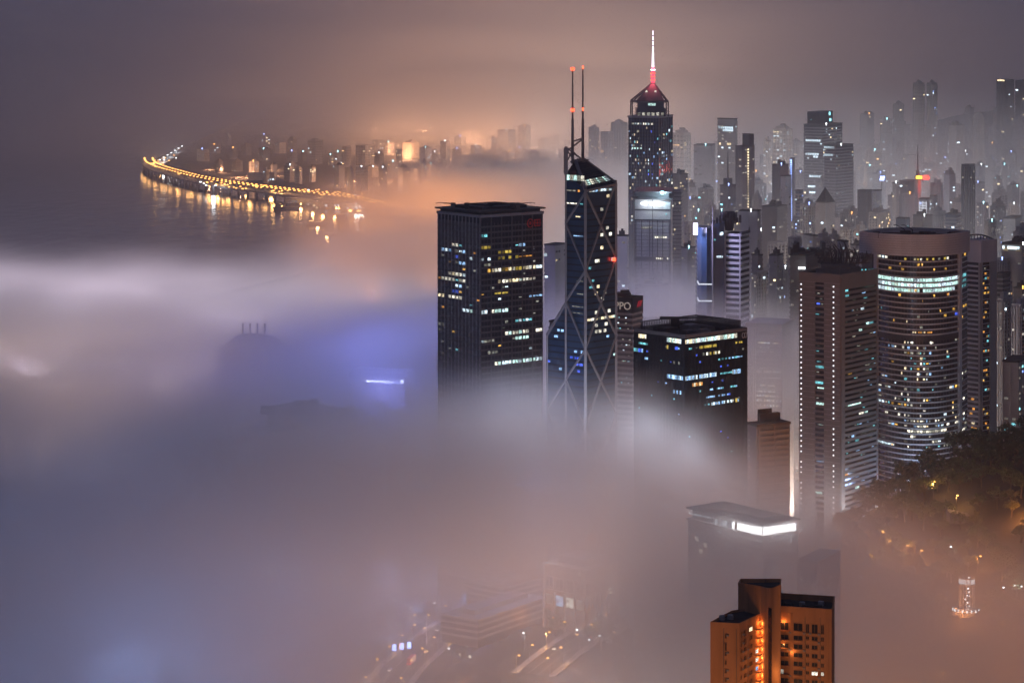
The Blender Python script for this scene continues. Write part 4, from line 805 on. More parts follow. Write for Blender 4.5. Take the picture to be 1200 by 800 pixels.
# 12 --- the terracotta apartment tower in front
def apartment_tower():
    Yd = 860; zz = lambda py, y=Yd: zat(py, y); X_ = lambda px, y=Yd: xat(px, y)
    t = thing('apartment_tower', 'terracotta coloured apartment tower with a round stair core, nearest of all, lit orange from below', 'apartment tower', (X_(905), Yd + 12, ground_z(X_(905), Yd) - 1)); z0 = ORG[t.name].z
    p = 2.93
    # left wing: front face 833-868, then an inner face that runs back to the core
    A = [Vector((X_(833), Yd + 2)), Vector((X_(866.5), Yd)), Vector((X_(893, Yd + 15), Yd + 15)), Vector((X_(889, Yd + 24), Yd + 24)), Vector((X_(858, Yd + 16), Yd + 18))]
    zl = zz(733)
    m = MB(); m.prism(A, z0, zl); m.build('wing_wall', M['ochre'], t)
    m = MB()
    for a, b in loop_edges(A): m.wall(a, b, zl, zl + .9, -.35, .05)
    m.build('parapet', M['ochre'], t)
    m = MB(); m.prism(grow(A, -.4), zl, zl + .12); m.build('roof_deck', M['roof'], t)
    # right wing: broad front 915-978 with a recessed balcony bay beside the core
    Bf = [Vector((X_(916), Yd + 6)), Vector((X_(975), Yd + 1)), Vector((X_(978.5), Yd + 4)), Vector((X_(978, Yd + 20), Yd + 20)), Vector((X_(912, Yd + 25), Yd + 25))]
    zr = zz(722)
    m = MB(); m.prism(Bf, z0, zr); m.build('wing_wall', M['ochre'], t)
    m = MB()
    for a, b in loop_edges(Bf): m.wall(a, b, zr, zr + 2.2, -.4, .06)
    m.build('parapet', M['ochre'], t)
    m = MB(); m.prism(grow(Bf, -.45), zr, zr + .12); m.box(X_(925), Yd + 12, zr + .12, X_(933), Yd + 18, zr + 1.5); m.box(X_(945), Yd + 11, zr + .12, X_(968), Yd + 13, zr + 1.0); m.build('roof_deck', M['roof'], t)
    # the stair core: a rounded shaft higher than the wings, cut off on a curve
    core = []
    for i in range(13):
        s = i / 12; core.append(Vector((lerp(X_(892, Yd + 13), X_(914.5, Yd + 2), s), lerp(Yd + 13, Yd + 1, s) - 3.2 * math.sin(math.pi * s))))
    core += [Vector((X_(915.5, Yd + 22), Yd + 22)), Vector((X_(868, Yd + 30), Yd + 30)), Vector((X_(865, Yd + 23), Yd + 23))]
    zc = zz(683)
    tops = [zz(690 - 4.5 * math.sin(math.pi * min(1, i / 9)) * (i < 10) + (i > 9) * 1.0) - .2 * i for i in range(13)] + [zc + 1.4, zc + .6, zc - .6]
    tops = [zz(689.5 + 3.6 * math.sin(math.pi * min(1, (i + 2) / 13)), core[i].y) for i in range(13)] + [zz(682, Yd + 22), zz(682, Yd + 30), zz(686.5, Yd + 23)]
    m = MB(); m.prism(core, z0, tops); m.build('stair_core', M['ochre'], t)
    m = MB()
    for i, (a, b) in enumerate(loop_edges(core)):
        j = (i + 1) % len(core); d = (b - a).normalized(); n = Vector((d.y, -d.x)); q = lambda s, z, o: (s.x + n.x * o, s.y + n.y * o, z)
        m.hexa([q(a, tops[i] - .1, .05), q(b, tops[j] - .1, .05), q(b, tops[j] - .1, -.35), q(a, tops[i] - .1, -.35), q(a, tops[i] + 1.3, .05), q(b, tops[j] + 1.3, .05), q(b, tops[j] + 1.3, -.35), q(a, tops[i] + 1.3, -.35)])
    m.build('core_parapet', M['ochre'], t)
    m = MB(); cc = sum(core, Vector((0, 0))) / len(core); m.fan = [(lerp(p, cc, .1).x, lerp(p, cc, .1).y, tops[i] + .35) for i, p in enumerate(core)]; m.poly(m.fan); m.build('roof_deck', M['roof'], t)
    m = MB(); q = Vector((xat(893, Yd + 19), Yd + 19, zz(689, Yd + 19))); m.box(q.x - 3, q.y - 2, q.z - 1.5, q.x + 2.5, q.y + 2, q.z + .9); m.build('roof_plant', M['roof'], t)
    m = MB(); m.cyl(X_(897, Yd + 20), Yd + 20, zz(690, Yd + 20), zz(676, Yd + 20), .09, .06, 6); m.build('aerial', M['dark'], t)
    # core strip window: tall dark glazing, one pane a storey
    for k in range(20): z = zz(716) - k * p; pane(t, core[4], core[6], .15, .95, z - p + .18, z, M['glass'], .25, .3, 'stair_window')
    m = MB(); m.wall(core[11], core[12], z0, zz(716), .0, .25); m.build('pier', M['ochre'], t)
    # windows, one object each: dark glass in a proud frame
    def window(a, b, u0, u1, z0_, z1_, lit=None, sill=True):
        f = MB(); d = (b - a); l = d.length
        for (p0, p1, q0, q1) in ((u0, u1, z1_, z1_ + .16), (u0, u1, z0_ - .16, z0_), (u0 - .16 / l, u0, z0_ - .16, z1_ + .16), (u1, u1 + .16 / l, z0_ - .16, z1_ + .16), ((u0 + u1) / 2 - .04 / l, (u0 + u1) / 2 + .04 / l, z0_, z1_)): f.wall(lerp(a, b, p0), lerp(a, b, p1), q0, q1, .0, .16)
        w_ = f.build('window', M['ochre'], t)
        pane(w_, a, b, u0, u1, z0_, z1_, E[lit] if lit else M['glass'], .06, .1, 'pane')
        if sill: s = MB(); s.wall(lerp(a, b, u0), lerp(a, b, u1), z0_ - .34, z0_ - .17, .0, .42); s.build('sill', M['ochre'], w_)
    a, b = Bf[0], Bf[1]
    cols = ((.02, .17, 2.0), (.27, .44, 2.0), (.51, .565, 1.5), (.62, .73, 1.7), (.80, .85, 1.6))
    for k in range(9):
        zc_ = zz(736) - 2.0 - p * k * (11.0 / 10.3) if False else zz(737) - k * p - (1.2 if k else 0)
        for j, (u0, u1, h) in enumerate(cols):
            hh = 1.9 if k == 0 and j > 1 else (h * .72 if j != 2 else 1.0); lit = 'cream' if (k == 5 and j in (0, 3, 4)) and RN.random() < .9 else None
            top = zc_ + 1.0
            window(a, b, u0, u0 + (u1 - u0) * (.35 if lit and j == 0 else 1), top - hh - (1.0 if k == 0 else 0), top, lit)
    # recessed balconies beside the core glow from lamps inside: slabs
    for k in range(12):
        z = zz(737) - k * p
        m = MB(); m.wall(lerp(a, b, .0), lerp(a, b, .185), z - 1.9, z - 1.7, .0, .9); m.build('balcony_slab', M['ochre'], t)
    m = MB(); m.wall(lerp(a, b, .2), lerp(a, b, .22), z0, zr, .0, .35); m.wall(lerp(a, b, .235), lerp(a, b, .25), z0, zr, .0, .35); m.wall(lerp(a, b, .93), lerp(a, b, .945), z0, zr - 1, .0, .2); m.build('pilaster', M['ochre'], t)
    a, b = A[0], A[1]
    for k in range(8): h = 2.4 if k == 1 else 1.2; zc_ = zz(744) - k * p; window(a, b, .50, .56, zc_ - h, zc_ + .2, None, False)
    a, b = A[1], A[2]
    for k in range(8):
        zc_ = zz(745) - k * p + 1
        for j, (u0, u1) in enumerate(((.04, .1), (.18, .3), (.42, .56))): window(a, b, u0, u1, zc_ - (1.9 if k in (0, 1) and j < 2 else 1.1), zc_ + .3, 'warm' if (k, j) in ((0, 2),) else None, False)
        # lit balconies in the inner corner
        m = MB(); m.wall(lerp(a, b, .70), lerp(a, b, .99), zc_ - 1.5, zc_ - 1.0, .0, 1.3); m.build('balcony', M['ochre'], t)
        if k in (3, 4, 5): pane(t, a, b, .72, .82, zc_ - .7, zc_ + .5, E[('cream', 'cream', 'sky')[k - 3]], .1)
        q = lerp(a, b, .9); l_ = MB(); l_.box(q.x - .25, q.y - 1.05, zc_ + .75, q.x + .25, q.y - .75, zc_ + .95); l_.build('balcony_lamp', E['orange'], t)
        lamp(q.x + .2, q.y - 1.6, zc_ + .4, (1, .33, .08), 270, .15)
    q = lerp(Bf[0], Bf[1], .03); lamp(q.x + .6, q.y - 1.0, zz(733), (1, .33, .08), 260, .15); lamp(q.x + .5, q.y - .9, zz(760), (1, .4, .12), 120, .15)
    q = lerp(Bf[0], Bf[1], .225); lamp(q.x, q.y - 1.2, zz(768), (1, .4, .12), 160, .1)
    lamp(core[9].x - 3, core[9].y - 2.5, zz(790), (1, .45, .15), 700, .3)
    # air conditioners, drain pipes and roof tanks
    for a, b, us in ((Bf[0], Bf[1], (.2, .475, .585, .76)), (A[1], A[2], (.14, .36)), (A[0], A[1], (.6,))):
        for u in us:
            for k in range(9):
                if RN.random() < .5: q0 = lerp(a, b, u); n = Vector(((b - a).y, -(b - a).x)).normalized(); d = (b - a).normalized(); z = zz(739) - k * p - 1.9; m = MB(); m.prism([q0 - d * .4 + n * .5, q0 + d * .4 + n * .5, q0 + d * .4 + n * .02, q0 - d * .4 + n * .02], z, z + .55); m.build('air_conditioner', M['frame'], t)
    for a, b, u in ((Bf[0], Bf[1], .49), (Bf[0], Bf[1], .78), (A[0], A[1], .46), (A[0], A[1], .9), (A[1], A[2], .36)):
        q0 = lerp(a, b, u); n = Vector(((b - a).y, -(b - a).x)).normalized() * .14; m = MB(); m.cyl(q0.x + n.x, q0.y + n.y, z0, zl - 1 if a in A else zr - 1, .09, None, 6); m.build('drain_pipe', M['brown'], t)
    for px, dy in ((846, 8), (856, 9), (940, 14), (962, 15)):
        q0 = Vector((X_(px, Yd + dy), Yd + dy)); zb_ = (zl if px < 890 else zr) + .12; m = MB(); m.cyl(q0.x, q0.y, zb_, zb_ + 1.5, 1.0, None, 12); m.build('roof_tank', M['conc'], t)
    # sodium street lamps round its foot, out of frame below
    for px, dy, pw in ((800, -60, 3.6e4), (905, -75, 3.8e4), (1000, -65, 4.0e4)): q = at(px, 860, Yd + dy); lamp(q.x, q.y, ground_z(q.x, q.y) + 9, (1, .46, .19), pw, 1.5)
apartment_tower()
# ------------------------------------------------------------------ the towers further off, in mist
def merged_pane(mb, a, b, u0, u1, z0, z1, out=.5): mb.wall(lerp(a, b, u0), lerp(a, b, u1), z0, z1, out - .3, out)
FEAT = []
def far_tower(xl, xr, ytop, Y, style='office', body='conc', lit=.1, cols=('cool', 'warm'), th=None, frac=None, top='box', lamp_m=None, label=None, cat='tower', group=None, ybot=None, name=None, strips=()):
    th = RN.uniform(20, 70) if th is None else th; frac = (.35 + .3 * RN.random()) if frac is None else frac
    ft = corner_foot(xl, lerp(xl, xr, frac), xr, Y, th); C_, R_, B_, L_ = ft; zt = zat(ytop, Y); gx = sum(ft, Vector((0, 0))) / 4; z0 = ground_z(gx.x, gx.y) - 2
    t = thing(name or ('apartment_tower' if style == 'resi' else 'office_tower'), label or '', cat, (gx.x, gx.y, z0), group)
    m = MB(); m.prism(ft, z0, zt)
    m.build('wall', M[body], t)
    fl = 3.1 if style == 'resi' else 3.8; zlo = max(z0 + 4, zat(ybot, Y) if ybot else z0 + 4)
    vis = [(L_, C_), (C_, R_)]
    if style == 'office':
        m = MB(); z = zt - 3; k = 0; step = fl if Y < 3600 else fl * 2
        while z > zlo and k < 70: m.prism_ring(ft, z - step * .38, z, .5); z -= step; k += 1
        m.build('floor_band', M['frame' if body in ('blue', 'glass', 'black') else body], t, kind='stuff')
    elif style == 'resi':
        m = MB()
        for a, b in vis:
            n = max(3, int((b - a).length / 5)); fins(m, a, b, n, z0, zt - 1, 1.7, 1.2)
        m.build('rib', M[body], t, kind='stuff')
        m = MB(); z = zt - 3; k = 0; step = fl if Y < 3600 else fl * 2
        while z > zlo and k < 60:
            for a, b in vis: m.wall(a, b, z - 1.3, z, .02, .35)
            z -= step; k += 1
        m.build('floor_band', M['glass'], t, kind='stuff')
    else:
        m = MB()
        for a, b in vis: fins(m, a, b, max(2, int((b - a).length / 9)), z0, zt, .5, .4)
        m.build('rib', M[body], t, kind='stuff')
    c_ = sum(ft, Vector((0, 0))) / 4; sc = lambda f: [c_ + (q - c_) * f for q in ft]; rm = M['roof' if style != 'resi' else body]
    m = MB(); m.prism_ring(ft, zt, zt + 1.2, .4); ztop = zt + 1.2
    if top == 'box': o_ = (ft[1] - ft[0]) * RN.uniform(-.2, .2); m.prism([q + o_ for q in sc(.5)], zt + 1.2, zt + 4.6); m.prism([q - o_ for q in sc(.2)], zt + 1.2, zt + 6.5); ztop = zt + 6
    elif top == 'step': m.prism(sc(.74), zt + 1.2, zt + 5.2); o_ = (ft[1] - ft[0]) * .12; m.prism([q + o_ for q in sc(.34)], zt + 5.2, zt + 8.5); ztop = zt + 8
    elif top == 'spire': m.prism(sc(.6), zt + 1.2, zt + 8); m.bar((c_.x, c_.y, zt + 8), (c_.x, c_.y, zt + 38), 1.6, .5); ztop = zt + 38
    elif top == 'gable':
        i = len(m.v); q = sc(1.0); m.v += [(p.x, p.y, zt + 1.2) for p in q] + [(c_.x, c_.y, zt + 16)]; m.f += [(i, i + 1, i + 4), (i + 1, i + 2, i + 4), (i + 2, i + 3, i + 4), (i + 3, i, i + 4)]; ztop = zt + 16
    m.build('roof_house', rm, t)
    H = zt - zlo; nf = max(1, int(H / fl)); by = {}
    pw = 2.4 if Y < 3400 else 3.4
    for a, b in vis:
        nc = max(2, int((b - a).length / (4.2 if Y < 3400 else 5.5)))
        for f in range(nf):
            boost = 5 if RN.random() < .05 and style == 'office' else 1
            for i in range(nc):
                if Y < 4000 and RN.random() < .09 or Y > 5000 and RN.random() < .10: z = zt - 3 - f * fl - (1.6 if style == 'office' else .2); merged_pane(by.setdefault('dim', MB()), a, b, (i + .2) / nc, (i + .7) / nc, z - 1.5, z, 1.3 if style == 'resi' else .6)
                if RN.random() < lit * boost:
                    mt = cols[RN.randrange(len(cols))]; z = zt - 3 - f * fl - (1.6 if style == 'office' else .2)
                    merged_pane(by.setdefault(mt, MB()), a, b, (i + .15) / nc, (i + .15 + min(.8, pw / 5)) / nc, z - 1.6, z, 1.3 if style == 'resi' else .6)
    for (py, u0, u1, mt) in strips:       # rows of windows seen lit as one bright strip
        z = zat(py, Y); q = by.setdefault(mt, MB()); n = max(1, int((u1 - u0) * 9))
        for i in range(n):
            if RN.random() < .85: merged_pane(q, L_, C_, lerp(u0, u1, i / n), lerp(u0, u1, (i + .8) / n), z - 1.3, z + 1.3, .9)
    for mt, q in by.items(): q.build('lit_window', FE[mt], t, kind='stuff')
    if lamp_m:
        m = MB(); r = .65 * Y / 3000; m.cyl(c_.x, C_.y - 1, zt + 2, zt + 2 + 1.6 * r, r, None, 8); m.bar((c_.x, C_.y - 1, zt), (c_.x, C_.y - 1, zt + 2), .5); m.build('roof_lamp', G[lamp_m], t)
    FEAT.append(dict(o=t, px=(xl + xr) / 2, w=xr - xl, top=ytop, style=style, lamp=lamp_m, cols=cols, lit=lit, shape=top, label=label, Y=Y, body=body))
    return t
W_, A_, B_C = ('cool', 'warm', 'cool'), ('warm', 'amber', 'warm'), ('cool', 'blue', 'cyan')
# towers the photograph singles out
far_tower(841, 864, 140, 3200, 'office', 'conc', .05, W_, 30, .9, 'flat', strips=((150, .05, .9, 'cool'), (153, .3, .9, 'cool'), (169, .1, .9, 'warm')), label='flat topped grey tower with two white window strips near its top')
t = far_tower(862, 884, 172, 3000, 'plain', 'dframe', .012, B_C, 48, .35, 'flat', label='dark ribbed tower with a windowless dark block rising from its right half')
q = corner_foot(870, 878, 883.5, 3015, 50); m = MB(); m.prism(q, zat(172, 3015), zat(157, 3015)); m.build('top_block', M['dark'], t)
m = MB(); e = corner_foot(862, 870, 884, 3000, 48)
for k in range(26): a, b = e[0], e[1]; merged_pane(m, a, b, .40, .50, zat(176 + k * 3.2, 3005), zat(174.6 + k * 3.2, 3005), .9)
m.build('bead_lamp', FE['warm'], t, kind='stuff')
far_tower(813, 838, 171, 3400, 'plain', 'frame', .006, ('cool',), 12, .85, 'flat', 'cyanl', 'plain pale slab with a cyan lamp burning on its roof edge')
far_tower(789, 809, 157, 3700, 'resi', 'tile', .08, A_, 40, .6, 'step', None, 'stepped cream apartment block with warm roof lamps just right of the crowned tower', 'apartment tower')
far_tower(787, 806, 205, 2900, 'office', 'brown', .12, A_, 35, .5, 'box', None, 'low dark tower with amber storeys at the right foot of the crowned tower', strips=((221, .1, .8, 'warm'), (224, .2, .9, 'amber')))
far_tower(844, 862, 218, 2800, 'office', 'dframe', .05, B_C, 40, .5, 'spire', 'bluel', 'small dark tower with a blue roof lamp and thin spire, left of the ribbed tower')
far_tower(895, 904, 165, 3900, 'resi', 'tile', .16, W_, 40, .6, 'box', None, 'slim apartment tower speckled with lights, left of a taller speckled pair', 'apartment tower')
far_tower(906, 928, 152, 3950, 'resi', 'tile', .17, W_, 30, .7, 'step', None, 'tall apartment tower thick with lit windows and one bright corner column', 'apartment tower')
t = far_tower(926, 931, 186, 3100, 'plain', 'frame', .0, B_C, 45, .5, 'flat', None, 'narrow tower edge outlined from top to foot in blue white lamps')
m = MB(); e = corner_foot(926, 928.5, 931, 3100, 45)
for k in range(34): z = zat(188 + 2.6 * k, 3100); merged_pane(m, e[3], e[0], .4, 1, z - 1, z + 1, 1.2)
m.build('bead_lamp', FE['blue'], t, kind='stuff')
t = far_tower(942, 987, 147, 3350, 'office', 'glass', .05, W_, 32, .5, 'flat', 'whitel', 'broad glass tower with stepped shoulders and many broken white window strips', strips=((165, 0, .9, 'cool'), (181, .1, .8, 'cool'), (184, .5, .9, 'cool'), (207, .3, .9, 'cool'), (219, 0, .8, 'cool'), (226, .3, .9, 'cool')))
q = corner_foot(946, 960, 976, 3360, 35); m = MB(); m.prism(q, zat(147, 3360), zat(131, 3360)); m.build('top_block', M['glass'], t)
m = MB(); merged_pane(m, q[3], q[0], .3, .36, zat(141, 3360), zat(140, 3360)); merged_pane(m, q[0], q[1], .7, .8, zat(136, 3360), zat(132, 3360)); merged_pane(m, q[0], q[1], .75, .85, zat(143, 3360), zat(140, 3360)); m.build('lit_window', FE['cyan'], t, kind='stuff')
far_tower(966, 1000, 171, 3150, 'office', 'glass', .04, W_, 40, .4, 'flat', 'whitel', 'wide dim tower with a white lit roof edge in front of the stepped glass tower', strips=((173, 0, .9, 'cool'), (182, 0, .8, 'cool')))
far_tower(905, 924, 194, 2950, 'office', 'dframe', .06, B_C, 40, .5, 'box', 'bluel', 'dark block with a blue lamp on its roof, left of the blue outlined edge')
far_tower(915, 927, 207, 2800, 'plain', 'white', .02, W_, 40, .4, 'flat', None, 'pale narrow block with a bluish blank side wall below the speckled towers')
far_tower(932, 941, 224, 2750, 'office', 'blue', .2, B_C, 30, .6, 'flat', None, 'small block with a pale blue lit panel on its face')
far_tower(938, 956, 240, 2700, 'resi', 'conc', .05, B_C, 40, .5, 'box', 'bluel', 'ribbed block under the bright blue white lamp, right of the pale blue panel')
far_tower(956, 978, 238, 2650, 'office', 'conc', .03, W_, 40, .5, 'gable', None, 'grey tower with a pointed roof in front of the stepped glass tower')
far_tower(1005, 1021, 224, 2850, 'plain', 'dframe', .01, W_, 35, .6, 'flat', None, 'dark plain slab rising behind the round hotel ring, beside a pale ribbed block')
far_tower(1021, 1033, 224, 2880, 'plain', 'white', .02, W_, 40, .5, 'flat', None, 'pale ribbed block pressed against the right of a dark plain slab')
far_tower(1046, 1053, 215, 3050, 'plain', 'tile', .05, W_, 40, .6, 'flat', 'whitel', 'slim pale tower with one white lit edge, left of the red neon sign')
t = far_tower(1054, 1076, 213, 3080, 'office', 'dframe', .02, W_, 35, .5, 'flat', None, 'dim tower carrying short yellow lettering like lamps on its roof, by the red neon sign')
far_tower(1072, 1079, 208, 2990, 'plain', 'conc', .05, B_C, 45, .5, 'spire', None, 'narrow tower with a bead of blue windows under the neon signs')
t = far_tower(1077, 1090, 234, 2900, 'plain', 'white', .05, B_C, 20, .7, 'flat', None, 'white tower of bright vertical ribs directly below the red neon sign')
m = MB(); e = corner_foot(1077, 1086, 1090, 2900, 20)
for u in (.05, .5, .95): m.wall(lerp(e[3], e[0], u - .05), lerp(e[3], e[0], u + .05), 60, zat(236, 2900), .1, .9)
for k in range(14): z = zat(238 + k * 3, 2900); m.wall(e[3], e[0], z - .5, z + .5, .1, .6)
m.build('facade_light', G['pearl'], t, kind='stuff')
far_tower(1090, 1098, 230, 2950, 'office', 'frame', .25, ('cool',), 30, .6, 'flat', None, 'small tower with glaring white storeys right of the bright ribbed one')
far_tower(1091, 1108, 249, 2760, 'resi', 'conc', .05, W_, 40, .5, 'box', None, 'low grey apartment block between the bright ribbed tower and a blue glass one', 'apartment tower')
far_tower(1108, 1126, 252, 2700, 'office', 'blue', .03, B_C, 25, .7, 'box', None, 'blue glass block with a dark roof box left of the tall dark slim tower')
far_tower(1050, 1066, 257, 2640, 'plain', 'blue', .02, B_C, 25, .7, 'flat', None, 'blue glass block just above the roof cranes of the round hotel')
far_tower(1127, 1142, 194, 2800, 'resi', 'dframe', .012, W_, 40, .55, 'flat', None, 'tall dark slim tower with notched sides standing alone right of the neon sign', 'apartment tower')
far_tower(1070, 1083, 98, 4300, 'resi', 'conc', .02, W_, 40, .5, 'box', None, 'tallest misty apartment tower on the ridge, left half of a twin', 'apartment tower')
far_tower(1086, 1098, 98, 4320, 'resi', 'conc', .03, B_C, 40, .5, 'box', None, 'right half of the tallest misty twin tower, with one bluish light', 'apartment tower')
far_tower(1168, 1188, 94, 4500, 'resi', 'dframe', .02, W_, 35, .5, 'flat', None, 'dark tower on the hill with a row of amber lamps along its top', 'apartment tower', strips=((94.5, 0, .95, 'warm'),))
far_tower(1190, 1214, 95, 4550, 'resi', 'dframe', .02, W_, 35, .5, 'flat', None, 'dark tower cut by the right edge of the picture, high on the hill', 'apartment tower')
far_tower(1174, 1214, 287, 2300, 'office', 'tile', .05, W_, 35, .6, 'box', 'whitel', 'block with a brilliant white sign strip under its roof, right of the striped hotel', strips=((291, .05, .9, 'cool'), (293, .1, .95, 'warm')))
far_tower(1166, 1184, 322, 2150, 'office', 'glass', .03, B_C, 35, .5, 'flat', None, 'dark glass block in the gap right of the striped hotel')
far_tower(1167, 1186, 352, 2060, 'resi', 'conc', .04, W_, 40, .45, 'box', None, 'old grey apartment block with a roof house right of the striped hotel', 'apartment tower')
far_tower(1186, 1210, 358, 2020, 'resi', 'conc', .035, W_, 40, .4, 'box', None, 'grey apartment block at the right edge with two stacked amber windows', 'apartment tower')
far_tower(1175, 1206, 425, 1900, 'plain', 'tile', .05, B_C, 25, .6, 'flat', None, 'cream slab with a blank end wall and blue signs at its foot above the trees')
far_tower(867, 891, 248, 2350, 'plain', 'conc', .01, W_, 20, .85, 'flat', 'whitel', 'plain brown slab behind the drum tower with a white lamp on its corner')
far_tower(893, 922, 243, 2600, 'office', 'brown', .03, W_, 30, .6, 'box', None, 'broad dim block right of the plain brown slab')
t = far_tower(926, 972, 300, 2050, 'office', 'brown', .012, W_, 25, .4, 'flat', None, 'dim block with a dark jagged plant roof behind the bead lamp hotel')
m = MB(); r = random.Random(8); Yq = 2070
for i in range(13): x = xat(928 + i * 3.4, Yq); m.box(x - 1.3, Yq, zat(300, Yq), x + 1.5, Yq + 14, zat(300, Yq) + r.choice([4, 6, 9, 11, 5]))
m.build('roof_plant', M['dark'], t)
m = MB(); 
for x in (937, 939.5, 942): q = at(x, 314, 2046); m.box(q.x - .9, q.y - .6, q.z - .8, q.x + .9, q.y, q.z + .8)
m.build('roof_lamp', G['whitel'], t)
far_tower(638, 663, 288, 2300, 'office', 'conc', .02, W_, 30, .5, 'flat', None, 'dim tower filling the gap between the square glass tower and the braced tower', strips=((299, 0, .3, 'cool'),))
far_tower(644, 668, 378, 1750, 'office', 'dframe', .02, W_, 30, .5, 'flat', None, 'dark stub of a building at the left foot of the braced tower')
far_tower(722, 736, 277, 2250, 'office', 'white', .03, W_, 15, .9, 'box', None, 'white banded block half hidden behind the right edge of the braced tower')
far_tower(722, 770, 378, 2050, 'office', 'white', .03, W_, 20, .75, 'flat', None, 'low white block in mist behind the building with roof letters')
far_tower(745, 784, 336, 2250, 'office', 'conc', .04, W_, 25, .7, 'box', None, 'low cluttered block below the floodlit tower')
far_tower(800, 812, 262, 2500, 'resi', 'tile', .14, A_, 35, .5, 'flat', None, 'slim apartment block with a string of warm windows left of the violet screen', 'apartment tower')
far_tower(840, 872, 372, 2080, 'office', 'white', .0, W_, 25, .6, 'spire', None, 'white banded building drowned in mist behind the roof of the black block')
far_tower(690, 702, 150, 5200, 'resi', 'tile', .05, A_, 40, .5, 'box', None, 'orange apartment block beside the mast frame of the braced tower', 'apartment tower')
far_tower(704, 718, 155, 4700, 'resi', 'tile', .05, A_, 35, .6, 'flat', None, 'ribbed orange tower right of the masts, the lower of a pair', 'apartment tower')
far_tower(716, 735, 144, 4800, 'resi', 'tile', .05, A_, 35, .6, 'box', None, 'ribbed orange tower touching the left side of the crowned tower', 'apartment tower')
far_tower(361, 378, 165, 6300, 'resi', 'conc', .035, W_, 35, .5, 'box', None, 'dark apartment slab standing left of the orange ribbed far shore pair', 'apartment tower')
far_tower(401, 411, 172, 6200, 'resi', 'tile', .03, A_, 40, .5, 'flat', None, 'left one of the orange ribbed pair of towers on the far shore', 'apartment tower')
far_tower(417, 439, 171, 6250, 'resi', 'tile', .03, A_, 40, .5, 'flat', None, 'right and broader one of the orange ribbed pair of far shore towers', 'apartment tower')
far_tower(472, 491, 168, 6500, 'resi', 'tile', .04, A_, 30, .5, 'step', None, 'far shore tower with a crown shaped top right of the ribbed pair', 'apartment tower')
far_tower(516, 527, 166, 6300, 'office', 'tile', .1, A_, 35, .6, 'flat', 'whitel', 'banded far shore tower with a mint white lamp on its roof')
far_tower(583, 604, 153, 6800, 'office', 'conc', .12, W_, 35, .6, 'flat', 'whitel', 'far block with a bright blue white stroke of light on its roof')
far_tower(607, 622, 148, 6900, 'office', 'conc', .12, A_, 35, .6, 'box', 'sodium', 'far block with yellow scaffold like lights at its top, high above the mist')
# towers that fill the districts behind
occ = [(f['px'], f['top'], f['w']) for f in FEAT]
def fill(n, x0, x1, y0, y1, Y0, Y1, w0, w1, cols, lit, bodies, styles=('resi', 'resi', 'office')):
    k = 0; tries = 0
    while k < n and tries < n * 40:
        tries += 1; px = RN.uniform(x0, x1); w = RN.uniform(w0, w1); top = RN.uniform(y0, y1); Y = lerp(Y1, Y0, (top - y0) / (y1 - y0)) * RN.uniform(.93, 1.07)
        if any(abs(px - a) < (w + c_) * .42 and abs(top - b) < 14 for a, b, c_ in occ): continue
        if zat(top, Y) < 25 or zat(top, Y) > 330 or xat(px - w, Y) < shore_x(Y) + 90: continue
        occ.append((px, top, w)); far_tower(px - w / 2, px + w / 2, top, Y, RN.choice(styles), RN.choice(bodies), lit * RN.choice([.2, .4, .6, 1.0]), RN.choice(cols), top=RN.choice(['box', 'flat', 'flat', 'box', 'box', 'step']), lamp_m=RN.choice([None, None, None, None, None, None, 'whitel', 'cyanl', 'sodium', 'bluel'])); k += 1
BD = ('conc', 'tile', 'brown', 'frame', 'conc')
fill(70, 225, 735, 158, 200, 5500, 7600, 6, 15, (A_, W_, A_), .09, BD)
fill(40, 790, 1205, 165, 205, 3500, 4700, 9, 20, (W_, B_C, A_, W_), .07, BD)
fill(44, 790, 1205, 205, 262, 2700, 3500, 10, 24, (W_, B_C, A_, W_), .07, BD)
fill(22, 885, 1010, 250, 330, 2150, 2600, 12, 24, (W_, B_C, W_), .05, BD)
fill(8, 785, 880, 285, 360, 2200, 2500, 12, 22, (W_, A_), .06, BD)
fill(12, 1010, 1200, 120, 165, 4200, 4700, 9, 18, (W_, A_), .03, ('conc', 'conc'))
fill(7, 1172, 1200, 262, 340, 2200, 2600, 12, 20, (W_, A_), .06, BD)
# each of them is told apart in words: where it rises, its shape, its lamps
def where(px, top):
    if px < 260 and top < 210: return 'behind the waterfront road tip'
    if px < 735 and top < 200:
        for lim, s in ((330, 'above the waterfront road'), (395, 'left of the ribbed pair'), (470, 'right of the ribbed pair'), (560, 'above the square glass tower'), (640, 'over the glass tower right corner'), (736, 'near the two masts')):
            if px < lim: return s
    for lim, s in ((840, 'right of the crowned tower'), (895, 'behind the drum tower'), (942, 'above the bead lamp hotel'), (1005, 'by the stepped glass tower'), (1050, 'above the round hotel'), (1100, 'near the red neon sign'), (1150, 'by the dark slim tower'), (1300, 'at the right edge')):
        if px < lim: return s
rows = {}
for f in FEAT:
    if f['label']: continue
    a = 'slim' if f['w'] < 12 else ('broad' if f['w'] > 16.5 else 'medium')
    sh = {'box': 'flat roofed', 'flat': 'bare topped', 'step': 'step topped', 'spire': 'spired', 'gable': 'pointed'}[f['shape']]
    lt = {None: '', 'whitel': ', white roof lamp,', 'cyanl': ', cyan roof lamp,', 'sodium': ', orange roof lamp,', 'bluel': ', blue roof lamp,'}[f['lamp']]
    f['txt'] = '%s %s %s%s %s' % (a, sh, 'apartment tower' if f['style'] == 'resi' else 'office tower', lt, where(f['px'], f['top']))
    rows.setdefault(f['txt'], []).append(f)
HGT = [[''], ['taller ', 'lower '], ['tallest ', 'middling ', 'lowest ']]
